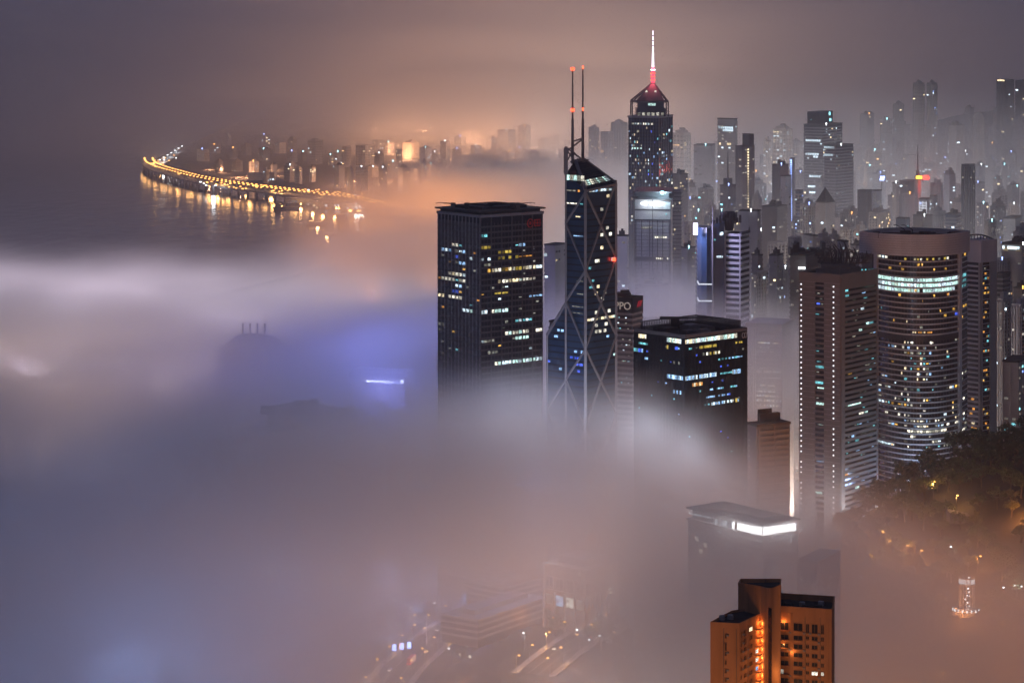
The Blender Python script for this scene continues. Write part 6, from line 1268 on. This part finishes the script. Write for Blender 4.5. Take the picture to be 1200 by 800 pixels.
def bus(P, f, off, label, body):
    i = int(f * (len(P) - 1)); d = P[i + 1] - P[i]; d.z = 0; d.normalize(); n = Vector((d.y, -d.x, 0)); p = P[i] + n * off; t = thing('bus', label, 'bus', (p.x, p.y, ground_z(p.x, p.y) + .42)); t.rotation_euler = (0, 0, math.atan2(d.y, d.x)); ORG[t.name] = Vector((0, 0, 0))
    m = MB(); m.box(-5.8, -1.25, .4, 5.8, 1.25, 4.3); m.build('body', M[body], t)
    for z in (1.4, 3.0):
        for s in (-1, 1): m = MB(); m.box(-5.4, s * 1.27 - .03, z, 5.4, s * 1.27 + .03, z + .9); m.build('window', E['warm'], t)
    for sx in (-3.6, 3.6):
        for sy in (-1.15, 1.15):
            m = MB(); nn = 10
            for yy in (sy - .15, sy + .15):
                for k in range(nn): a = 2 * math.pi * k / nn; m.v.append((sx + .5 * math.cos(a), yy, .5 + .5 * math.sin(a)))
            m.f += [tuple(range(nn)), tuple(range(2 * nn - 1, nn - 1, -1))] + [(k, (k + 1) % nn, nn + (k + 1) % nn, nn + k) for k in range(nn)]; m.build('wheel', M['dark'], t)
    for sy in (-.9, .9): m = MB(); m.box(-5.9, sy - .2, .9, -5.78, sy + .2, 1.3); m.build('tail_light', G['tail'], t); m = MB(); m.box(5.78, sy - .2, .8, 5.9, sy + .2, 1.15); m.build('headlight', G['head'], t)
bus(RO_LL, .32, 3.5, 'double deck bus with lit windows and red tail lamps on the lower left road', 'red'); bus(RO_AV, .36, 4, 'double deck bus on the avenue, lit from within', 'white')
p = Vector(gp(462, 762, 5))
for k in range(3): q = p + Vector((k * 4.5, 3 * k, 0)); t = thing('kiosk', ('left', 'middle', 'right')[k] + ' blue white lit kiosk panel beside the lower left road', 'kiosk', (q.x, q.y, 4)); m = MB(); m.box(q.x - 1.5, q.y - .4, 4, q.x + 1.5, q.y + .4, 9.4); m.build('cabinet', M['frame'], t); m = MB(); m.box(q.x - 1.2, q.y - .55, 5.2, q.x + 1.2, q.y - .4, 9); m.build('panel', G['bluel'], t)

# --- trees: a few built once, then copied one by one
def tree_proto(seed, h, leafm):
    r = random.Random(seed); t = thing('broadleaf_tree', 'x', 'tree', (0, 0, -500)); ORG[t.name] = Vector((0, 0, 0)); m = MB(); m.bar((0, 0, -.6), (.2, .1, h * .35), .75, .5); tips = []
    for k in range(7):
        a = k * .9 + r.uniform(-.3, .3); L = h * r.uniform(.2, .36); q = Vector((.2, .1, h * r.uniform(.28, .4))); e = q + Vector((math.cos(a) * L, math.sin(a) * L, h * r.uniform(.14, .4))); m.bar(q, e, .34, .14); tips.append(e)
    tips.append(Vector((0, 0, h * .8))); m.bar((.2, .1, h * .35), (0, 0, h * .8), .42, .14); m.build('trunk', M['bark'], t)
    m = MB()
    for e in tips:
        for k in range(4):
            c0 = e + Vector((r.gauss(0, h * .085), r.gauss(0, h * .085), r.gauss(0, h * .06))); R0 = h * r.uniform(.07, .13)
            for j in range(26):
                d = Vector((r.gauss(0, 1), r.gauss(0, 1), r.gauss(.25, .8))).normalized() * R0 * r.uniform(.55, 1.1); p = c0 + d; u = Vector((r.gauss(0, 1), r.gauss(0, 1), r.gauss(0, .6))).normalized() * h * r.uniform(.022, .045); v = u.cross(Vector((r.gauss(0, 1), r.gauss(0, 1), r.gauss(0, 1)))).normalized() * h * .026; m.poly([p - u, p + v, p + u, p - v])
    m.build('crown', leafm, t); return t
TP = [tree_proto(s, h, M[l]) for s, h, l in ((1, 13, 'leaf'), (2, 15, 'leaf'), (3, 12, 'leaf2'), (4, 16, 'leaf'), (5, 11, 'leaf2'))]
first = [True] * len(TP)
def plant(x, y, label, group, s=1.0):
    k = RN.randrange(len(TP))
    if first[k]: o = TP[k]; first[k] = False
    else: o = copy_tree(TP[k])
    o.location = (x, y, ground_z(x, y) - .2); o.rotation_euler = (0, 0, RN.uniform(0, 6.3)); o.scale = (s * RN.uniform(.9, 1.15), s * RN.uniform(.9, 1.15), s * RN.uniform(.85, 1.15)); o['label'] = label; o['group'] = group
PARK = [(976, 620, 's', 'in front of the grid tower, the highest orange one'), (983, 634, 's', 'below the first one left of the wooded hill'), (992, 643, 's', 'at the bend of the path left of the hill'), (1033, 636, 's', 'upper one of a pair in the middle of the slope'), (1040, 648, 's', 'lower one of a pair in the middle of the slope'), (1022, 664, 's', 'lone orange one under the middle pair'), (1062, 654, 's', 'right of the middle pair'), (1078, 659, 's', 'farther right along the path'),
        (1093, 578, 's', 'small yellow one high in the dark trees'), (1120, 595, 's', 'brightest yellow one high on the wooded slope'), (1145, 668, 's', 'orange one right behind the lattice lookout'), (1117, 655, 'w', 'bluish one left of the lattice lookout'), (1056, 687, 'w', 'white one left of the lookout on the lower slope'), (1003, 698, 'w', 'white one right of the terracotta tower roof'), (1012, 690, 'w', 'white one above the lower left path'), (1178, 703, 'w', 'white one right of the lookout'), (1186, 700, 'w', 'second white one right of the lookout'), (1196, 704, 'w', 'white one at the right edge')]
PLAMP = [ray_ground(px, py + 5) for px, py, k_, l_ in PARK]
TR = []
def clear(x, y, d=7.5): return all((x - a) ** 2 + (y - b) ** 2 > d * d for a, b in TR)
for k in range(2200):      # the crest in front of the round hotel, then the slope below it
    if len(TR) >= 150: break
    px = RN.uniform(985, 1215); Y = RN.uniform(1380, 1668) if len(TR) > 56 else RN.uniform(1590, 1668); x = xat(px, Y); z = ground_z(x, Y); py = (CAM_Z - z) * F / Y
    if py > 815 or z < 22 or not clear(x, Y): continue
    if abs(px - 1133) < 24 and 1395 < Y < 1475: continue
    if abs(px - 905) < 45 or (px < 1030 and Y > 1600 and z < 60): continue
    TR.append((x, Y)); plant(x, Y, 'dark broadleaf tree on the skyline of the wooded hill' if Y > 1590 else 'broadleaf tree glowing orange beside a park lamp on the wooded hill' if any((x - q.x) ** 2 + (Y - q.y) ** 2 < 260 for q in PLAMP) else 'dark broadleaf tree on the slope of the wooded hill', 'trees on the crest of the hill' if Y > 1590 else 'trees on the slope of the hill', 1.15 if Y > 1590 else 1.0)
for px, py in ((690, 752), (698, 748), (708, 744), (718, 738), (726, 733), (733, 728), (704, 757), (716, 752), (728, 748), (646, 738), (652, 745), (660, 742), (625, 770), (610, 775), (590, 778), (540, 772), (555, 778)):
    p = gp(px, py, 37 if px > 630 else 5); plant(p[0], p[1], 'small dark street tree beside the avenue', 'street trees beside the avenue', .8)
# park lamps, lighting the leaves round them
for px, py, k, lab in PARK:
    p = ray_ground(px, py + 5); street_lamp(p.x, p.y - 2, p.z, 'park lamp, ' + lab, 'park lamps on the wooded hill', RN.uniform(0, 6), k == 'w', False, 9000 if k == 's' else 1800, (1, .36, .07) if k == 's' and py not in (595, 578) else None)
# lit flight of steps near the brightest lamp
p = ray_ground(1128, 606); t = thing('terrace_steps', 'lamp lit stone steps and retaining wall in the trees under the brightest park lamp', 'steps', (p.x, p.y, p.z)); ORG[t.name] = Vector((p.x, p.y, p.z))
for k in range(9): m = MB(); x = p.x - 9 + k * 2.4; m.box(x, p.y - 8 - k * .4, p.z - 3, x + 2.4, p.y + 4 - k * .4, p.z + 3.4 - k * .45); m.build('step', M['brown'], t)
# the lattice lookout tower
def lookout():
    p = ray_ground(1133, 714); t = thing('lookout_tower', 'round open lookout tower of slender columns with a white lit ring at its top', 'tower', tuple(p)); zt = CAM_Z - 677 * p.y / F; zr = CAM_Z - 682 * p.y / F; r = 4.3
    for k in range(14): a = 2 * math.pi * k / 14; m = MB(); m.bar((p.x + r * math.cos(a), p.y + r * math.sin(a), p.z - 2), (p.x + r * math.cos(a), p.y + r * math.sin(a), zt), .4); m.build('column', M['frame'], t)
    m = MB(); m.cyl(p.x, p.y, zt, zt + .6, r + .6, None, 20); m.cyl(p.x, p.y, zt + .6, zt + 2.4, .3, .1, 8); m.cyl(p.x, p.y, zr - 1.0, zr - .6, r + .5, None, 20); m.build('platform', M['frame'], t)
    for k in range(16): a0 = 2 * math.pi * k / 16; a1 = a0 + .3; pa = Vector((p.x + r * math.cos(a1) , p.y + r * math.sin(a1))); pb = Vector((p.x + r * math.cos(a0), p.y + r * math.sin(a0))); pane(t, pb, pa, 0, 1, zr - .3, zt - .2, G['dot'], .2, .2, 'ring_light')
    m = MB()
    for k in range(56): a = k * .42; z = p.z + (zr - p.z) * k / 56; m.bar((p.x, p.y, z), (p.x + 2.2 * math.cos(a), p.y + 2.2 * math.sin(a), z + .1), .4)
    m.cyl(p.x, p.y, p.z - 1, zr, .4, None, 8); m.build('spiral_stair', M['steel'], t)
    for k in range(9): a = k * 1.5; z = p.z + 1.5 + k * 2.0; m = MB(); m.box(p.x + 1.2 * math.cos(a) - .4, p.y - 1.6, z, p.x + 1.2 * math.cos(a) + .4, p.y - 1.2, z + .7); m.build('stair_lamp', G['whitel'], t)
    lamp(p.x, p.y - 3, p.z + 8, (.92, .95, 1), 700, .5); lamp(p.x, p.y - 8, p.z + 3, (.92, .95, 1), 800, .5)
    m = MB(); m.cyl(p.x, p.y, p.z - 3, p.z + .4, 8.5, 8, 20); m.cyl(p.x, p.y, p.z + .4, p.z + 1.2, 6.5, None, 20); m.build('plinth', M['conc'], t)
    for k in range(10): a = math.pi + math.pi * (k + .5) / 10; m = MB(); x, y = p.x + 8.2 * math.cos(a), p.y + 8.2 * math.sin(a); m.cyl(x, y, p.z - .4, p.z + 1.0, .38, None, 6); m.build('plinth_lamp', G['whitel'], t)
lookout()
# entrance pavilion at the foot of the round hotel
p = at(1046, 588, 1700); t = thing('entrance_pavilion', 'low lit entrance pavilion at the foot of the round hotel, half behind the trees', 'building', (p.x, p.y, ground_z(p.x, p.y))); z0 = p.z - 8; m = MB(); m.box(p.x - 10, p.y - 6, z0, p.x + 9, p.y + 12, p.z + 2); m.build('wall', M['conc'], t); m = MB(); m.prism([Vector((p.x - 11, p.y - 7)), Vector((p.x + 10, p.y - 7)), Vector((p.x + 10, p.y + 13)), Vector((p.x - 11, p.y + 13))], p.z + 2, [p.z + 2.6, p.z + 4, p.z + 4, p.z + 2.6]); m.build('roof', M['frame'], t)
for k in range(7): a, b = Vector((p.x - 10, p.y - 6)), Vector((p.x + 9, p.y - 6)); pane(t, a, b, .05 + k * .135, .13 + k * .135, p.z - 2.4, p.z + .6, E[pick(['sky', 'cream', 'amber', 'cool'])], .3)
# ------------------------------------------------------------------ air: one even haze box, and fog banks of uneven density
def vmat(name, dens, col, grid, aniso=0.0):
    m = bpy.data.materials.new(name); m.use_nodes = True; nt = m.node_tree; nt.nodes.clear()
    o = nt.nodes.new('ShaderNodeOutputMaterial'); p = nt.nodes.new('ShaderNodeVolumePrincipled'); p.inputs['Color'].default_value = (*col, 1)
    p.inputs['Density'].default_value = dens; p.inputs['Density Attribute'].default_value = 'density' if grid else ''; p.inputs['Anisotropy'].default_value = aniso
    nt.links.new(p.outputs[0], o.inputs['Volume']); return m
HAZE = 7.0e-5
hz = MB(); hz.box(-8900, 100, -6, 8900, 25900, 445); ho = hz.build('haze', vmat('haze', HAZE, (.95, .95, .96), False)); ho['kind'] = 'stuff'
bb = MB()

_lat = {}
def vnoise(X, Y, Z, s, seed):
    """smooth value noise on a lattice of spacing s (s may be a triple)"""
    s = s if hasattr(s, '__len__') else (s, s, s)
    if seed not in _lat: _lat[seed] = np.random.RandomState(seed).rand(64, 64, 64).astype(np.float32)
    T = _lat[seed]; g = [X / s[0] + 3.1, Y / s[1] + 7.7, Z / s[2] + 1.3]; i = [np.floor(q).astype(int) for q in g]; f = [q - k for q, k in zip(g, i)]; f = [q * q * (3 - 2 * q) for q in f]
    r = 0
    for a in (0, 1):
        for b in (0, 1):
            for c_ in (0, 1):
                r = r + T[(i[0] + a) % 64, (i[1] + b) % 64, (i[2] + c_) % 64] * (f[0] if a else 1 - f[0]) * (f[1] if b else 1 - f[1]) * (f[2] if c_ else 1 - f[2])
    return r
def fbm(X, Y, Z, s, seed, o=3):
    r = 0; a = .5; t = 0
    for k in range(o):
        r = r + a * vnoise(X, Y, Z, [q / 2 ** k for q in s], seed + k); t += a; a *= .5
    return r / t - .5
def ss(a, b, t):
    t = np.clip((t - a) / (b - a), 0, 1); return t * t * (3 - 2 * t)
def fog_volume(name, lo, hi, n, D):
    """a fog bank: the density worked out below, sampled into a volume by geometry nodes"""
    me = bpy.data.meshes.new(name); me.vertices.add(D.size); me.vertices.foreach_set('co', np.zeros(D.size * 3, np.float32) + np.tile(np.array([(lo[i] + hi[i]) / 2 for i in range(3)], np.float32), D.size))
    me.attributes.new('fog', 'FLOAT', 'POINT').data.foreach_set('value', (D * 1e4).astype(np.float32).ravel())
    o = bpy.data.objects.new(name, me); COL.objects.link(o); o['kind'] = 'stuff'
    ng = bpy.data.node_groups.new(name, 'GeometryNodeTree')
    ng.interface.new_socket('Geometry', in_out='INPUT', socket_type='NodeSocketGeometry'); ng.interface.new_socket('Geometry', in_out='OUTPUT', socket_type='NodeSocketGeometry')
    N = ng.nodes.new; L = ng.links.new
    gi = N('NodeGroupInput'); go = N('NodeGroupOutput'); vc = N('GeometryNodeVolumeCube'); vc.inputs['Min'].default_value = lo; vc.inputs['Max'].default_value = hi
    for i, k in enumerate('XYZ'): vc.inputs['Resolution ' + k].default_value = n[i]
    def vm(op, val, src):
        q = N('ShaderNodeVectorMath'); q.operation = op
        if val is not None: q.inputs[1].default_value = val
        L(src, q.inputs[0]); return q
    q = vm('SUBTRACT', lo, N('GeometryNodeInputPosition').outputs[0]); q = vm('MULTIPLY', [(n[i] - 1) / (hi[i] - lo[i]) for i in range(3)], q.outputs[0]); q = vm('ADD', (.5, .5, .5), q.outputs[0])
    q = vm('FLOOR', None, q.outputs[0]); q = vm('DOT_PRODUCT', (n[1] * n[2], n[2], 1), q.outputs[0])
    si = N('GeometryNodeSampleIndex'); si.data_type = 'FLOAT'; si.domain = 'POINT'; si.clamp = True
    na = N('GeometryNodeInputNamedAttribute'); na.data_type = 'FLOAT'; na.inputs['Name'].default_value = 'fog'
    L(gi.outputs[0], si.inputs['Geometry']); L(na.outputs['Attribute'], si.inputs['Value']); L(q.outputs['Value'], si.inputs['Index']); L(si.outputs['Value'], vc.inputs['Density'])
    m = vmat(name, 1e-4, (.97, .965, .96), True); me.materials.append(m)
    st = N('GeometryNodeSetMaterial'); st.inputs['Material'].default_value = m; L(vc.outputs[0], st.inputs[0]); L(st.outputs[0], go.inputs[0])
    o.modifiers.new('fog', 'NODES').node_group = ng; return o
def mesh3(lo, hi, n):
    return np.meshgrid(*[lo[i] + (hi[i] - lo[i]) * np.arange(n[i]) / (n[i] - 1) for i in range(3)], indexing='ij')
def edge(D, X, Y, Z, lo, hi, m):      # fade out towards the box faces
    for q, a, b, w in ((X, lo[0], hi[0], m[0]), (Y, lo[1], hi[1], m[1]), (Z, lo[2], hi[2], m[2])):
        D = D * ss(a, a + w, q) * (1 - ss(b - w, b, q)) if q is not Z else D * (1 - ss(b - w, b, q))
    return D
# --- the fog over the city centre and the harbour
lo, hi, n = (-900, 880, -4), (860, 3800, 296), (76, 136, 34)
X, Y, Z = mesh3(lo, hi, n)
n1 = fbm(X, Y, Z, (420, 420, 150), 1); n2 = fbm(X + 60 * n1, Y, Z + 30 * n1, (150, 170, 60), 21); n3 = fbm(X + 90 * n2, Y + 90 * n2, Z, (64, 76, 26), 31, 2)
D = np.zeros(n)
# the main bank, lying over the water and the waterfront; its east edge runs past the twin-braced tower
east = np.interp(Y, [900, 1350, 1500, 1650, 2000, 2600, 3200, 3800], [-150, -60, 70, 55, 30, 10, 120, 170])
top = np.interp(Y, [900, 1300, 1550, 1900, 2500, 2950, 3400, 3800], [165, 172, 178, 172, 152, 140, 172, 184]) + 78 * n1 + 36 * n2 + 26 * n3
bank = ss(0, 1, (top - Z) / 62) * (1 - ss(-70, 90, X - east + 110 * n2)) * ss(950, 1350, Y)
bank *= (1 - ss(2850, 3150, Y + 220 * n1) * (1 - ss(-330, -120, X)))       # the sea lies open beyond it
bank *= 1 - ss(-190, 0, X) * (1 - ss(60, 120, Z)) * (1 - ss(1650, 1750, Y)) # and it hangs clear of the streets
D += .0062 * bank * np.clip(1 + 2.2 * n2 + 1.4 * n1 + 1.2 * n3, .4, 3)
# the shelf of fog hanging in front of the towers' feet
sh = np.interp(X, [-220, -60, 30, 60, 110, 150, 200], [190, 194, 218, 216, 178, 120, 80]) + 34 * n2 + 14 * n1 + 24 * n3
D += .0115 * ss(0, 1, (sh - Z) / 46) * ss(95, 150, Z) * ss(1170, 1330, Y + 60 * n1) * (1 - ss(1365, 1398, Y) * ss(-10, 40, X)) * (1 - ss(1480, 1545, Y)) * ss(-300, -150, X) * (1 - ss(130, 190, X))
# the lump drawn across the black office block
cx = np.interp(X, [-60, 20, 75, 130, 190], [222, 214, 184, 124, 70]) + 30 * n2 + 22 * n3
D += .008 * ss(0, 1, (cx - Z) / 40) * ss(82, 125, Z) * ss(1200, 1310, Y) * (1 - ss(1350, 1390, Y)) * ss(-110, 0, X) * (1 - ss(120, 190, X))
# the drift at the foot of the blue tower
t2 = np.interp(X, [40, 120, 200, 300], [178, 196, 182, 150]) + 34 * n1 + 26 * n3
D += .0105 * ss(0, 1, (t2 - Z) / 46) * ss(85, 140, Z) * ss(1700, 1850, Y) * (1 - ss(2150, 2400, Y)) * ss(10, 90, X) * (1 - ss(215, 285, X)) * (1 + n2)
# thin mist in front of everything low
mt_ = np.interp(X, [20, 65, 120, 150, 200, 300], [0, -22, -22, 0, 26, 38])
D += .0014 * (1 - ss(110, 200, Z + mt_ + 50 * n1 + 20 * n2)) * ss(890, 1000, Y) * (1 - ss(1250, 1750, Y)) * (1 + .9 * n2)
D += .0105 * (1 - ss(145, 205, Z + mt_ + 40 * n2)) * ss(890, 990, Y) * (1 - ss(1170, 1250, Y)) * ss(10, 80, X)
D += .00100 * (1 - ss(120, 310, Z + 80 * n1 + 40 * n2)) * ss(1900, 2600, Y) * ss(-50, 150, X) * (1 + n1)
D = np.clip(edge(D, X, Y, Z, lo, hi, (60, 30, 20)), 0, 1); D[D < 1.2e-5] = 0
fog_volume('fog_bank', lo, hi, n, D)
# --- thinner fog among the far towers, and the cloud over the far shore
lo, hi, n = (-3600, 3810, -4), (3600, 15000, 437), (90, 100, 30)
X, Y, Z = mesh3(lo, hi, n)
n1 = fbm(X, Y, Z, (1500, 1700, 120), 41); n2 = fbm(X, Y, Z, (420, 520, 80), 61)
D = .00060 * (1 - ss(130, 340, Z + 150 * n1)) * ss(-300, 200, X) * (1 - ss(6000, 7000, Y)) * (1 + 1.3 * n2)
D += .00040 * ss(150, 300, Z + 300 * n1 + 130 * n2) * ss(4700, 6200, Y) * np.clip(1 + 4.2 * n1 + 1.6 * n2, .08, 4) * (.05 + .95 * ss(-1000, 250, X + 700 * n1)) * (1 - .7 * ss(700, 1900, X + 700 * n1))                   # cloud ceiling
top = np.interp(Y, [3800, 4300, 4800], [182, 165, 110]) + 50 * n2
D += .0035 * ss(0, 1, (top - Z) / 60) * (1 - ss(4200, 4700, Y)) * ss(-220, -60, X) * (1 - ss(160, 340, X))
D += .00020 * (1 - ss(10, 130, Z)) * ss(5200, 6500, Y)
D += .0006 * (1 - ss(60, 260, Z + 120 * n1)) * ss(6000, 7000, Y) * ss(-2200, -900, X)
D += .0005 * (1 - ss(150, 380, Z + 100 * n1)) * ss(3300, 4300, Y) * ss(250, 700, X) * (1 - ss(6000, 7000, Y))
D += .0011 * ss(7300, 8600, Y + 500 * n1) * (1 - ss(250, 400, Z)) * (.3 + .7 * ss(-1800, -300, X))
D = np.clip(edge(D, X, Y, Z, lo, hi, (400, 100, 6)), 0, 1) * (1 - ss(10000, 15000, Y)); D[D < 4e-6] = 0
fog_volume('fog_layer', lo, hi, n, D)
# --- unseen stand-in lamps without fixtures, added to give the fog its city glow
SOD = (1, .34, .07); WRM = (1, .72, .52); NEU = (1, .93, .90); ICE = (.72, .80, 1); COOL = (.30, .46, 1); BLU = (.16, .18, 1); FAR = (1, .46, .22); LIL = (.95, .80, .98); BRN = (1, .66, .46)
def glow_lamps(lst, n_, spread, k):
    """n_ lamps at street level round the ground under each lit place"""
    for px, py, Yd, col, pw in lst:
        p = at(px, py, Yd)
        for i in range(n_): x, y = p.x + RN.uniform(-spread, spread), p.y + RN.uniform(-spread, spread); lamp(x, y, max(0, ground_z(x, y)) + 8, col, pw * k / n_, 3)
glow_lamps([(20, 303, 2830, LIL, 1.7e6), (100, 303, 2830, LIL, 1.7e6), (180, 310, 2740, LIL, 1.2e6), (260, 308, 2780, LIL, 5e5), (330, 308, 2780, LIL, 2e5), (410, 308, 2780, LIL, 2e5), (490, 305, 2800, WRM, 2.5e5),
            (20, 370, 2250, BRN, 4e5), (100, 370, 2250, BRN, 3e5), (190, 395, 2150, BRN, 3e5), (350, 380, 2250, BLU, 5e5), (420, 365, 2250, BLU, 5.5e5), (490, 390, 2050, BLU, 3e5), (380, 430, 1850, BRN, 2e5),
            (480, 470, 1700, COOL, 2e5)], 9, 95, 1.0)
glow_lamps([(660, 470, 1630, COOL, 6e4), (700, 470, 1620, ICE, 5e4), (640, 440, 1600, BLU, 1.2e5), (860, 560, 1300, NEU, 1e5),
            (870, 380, 2000, NEU, 2.4e6), (900, 420, 1950, SOD, 4e5), (830, 360, 2100, NEU, 6e5), (790, 380, 2050, NEU, 4e5), (760, 300, 2500, NEU, 3e5),
            (100, 530, 1520, COOL, 6.5e5), (230, 540, 1510, COOL, 2.2e5), (30, 640, 1350, COOL, 2.2e5), (140, 690, 1320, COOL, 1.6e5), (280, 650, 1350, COOL, 1e5), (400, 580, 1450, BRN, 6e4),
            (480, 730, 1440, SOD, 7e4), (580, 760, 1360, SOD, 7e4), (690, 790, 1330, SOD, 1.2e5), (780, 780, 1320, SOD, 1.2e5), (560, 660, 1360, SOD, 8e4), (440, 640, 1420, SOD, 5e4)], 8, 75, .42)
for i in range(16):       # lamps without fixtures, added inside the fog to brighten its shelf
    px = RN.uniform(600, 840); py = lerp(455, 500, abs(px - 700) / 140) + RN.uniform(0, 45); Yd = RN.uniform(1440, 1520) if px < 720 else RN.uniform(1340, 1375); p = at(px, py, Yd); lamp(p.x, p.y, p.z, ICE, 1.3e4, 8)
glow_lamps([(740, 520, 1310, ICE, 1.1e5), (700, 520, 1310, ICE, 7e4), (650, 540, 1300, NEU, 3e4), (790, 540, 1300, NEU, 6e4)], 4, 30, 1)  # added below the frame to brighten the fog before the black block
glow_lamps([(1000, 760, 1330, SOD, 4e5), (1110, 770, 1300, SOD, 4.8e5), (1190, 780, 1280, SOD, 4.6e5), (1010, 660, 1500, SOD, 1.2e5), (930, 700, 1250, SOD, 2e5), (1090, 690, 1400, SOD, 2e5), (1150, 640, 1480, SOD, 5e4), (1040, 620, 1540, SOD, 6e4)], 3, 40, .8)
glow_lamps([(760, 760, 1080, NEU, 4e4), (840, 760, 1080, NEU, 6e4), (920, 760, 1080, SOD, 8e4), (1000, 760, 1100, SOD, 1.4e5), (880, 760, 1150, ICE, 1.4e5), (700, 780, 1150, SOD, 6e4)], 3, 30, 1)  # added out of view below, to light the mist before the white crown
for px, zz_, pw in ((950, 70, 3e4), (1000, 72, 3e4), (1060, 78, 3.4e4), (1110, 84, 3e4), (1165, 90, 2e4)): lamp(xat(px, 1692), 1692, zz_, (.86, .92, 1), pw, 2)   # added lamps hidden behind the hill crest, to lighten the hotel fronts
for px, py, Yd, col, pw in ((270, 195, 6100, FAR, 4e5), (330, 205, 5800, FAR, 6e5), (390, 210, 5600, FAR, 8e5), (450, 205, 5700, FAR, 9e5), (480, 270, 3500, SOD, 5.5e6), (560, 240, 3700, WRM, 7e5), (640, 240, 3700, WRM, 6e5), (720, 280, 3100, NEU, 6e5)):
    glow_lamps([(px, py, Yd, col, pw)], 3, 110, 1)
for i in range(44):       # the far shore and the districts behind it
    px = 430 + i * 8.4 + RN.uniform(-9, 9); Yd = RN.uniform(5600, 8000); lamp(xat(px, Yd), Yd, RN.uniform(10, 30), FAR if px < 620 else (1, .66, .50), 5.8e5 * (.5 + (i / 24 if i < 24 else 1.0)), 6)
for i in range(40):       # the eastern districts
    px = 770 + i * 11 + RN.uniform(-9, 9); Yd = RN.uniform(2500, 4800); lamp(xat(px, Yd), Yd, RN.uniform(8, 20), ((.8, .86, 1), (.74, .84, 1), WRM)[i % 3], 4.6e5, 6)
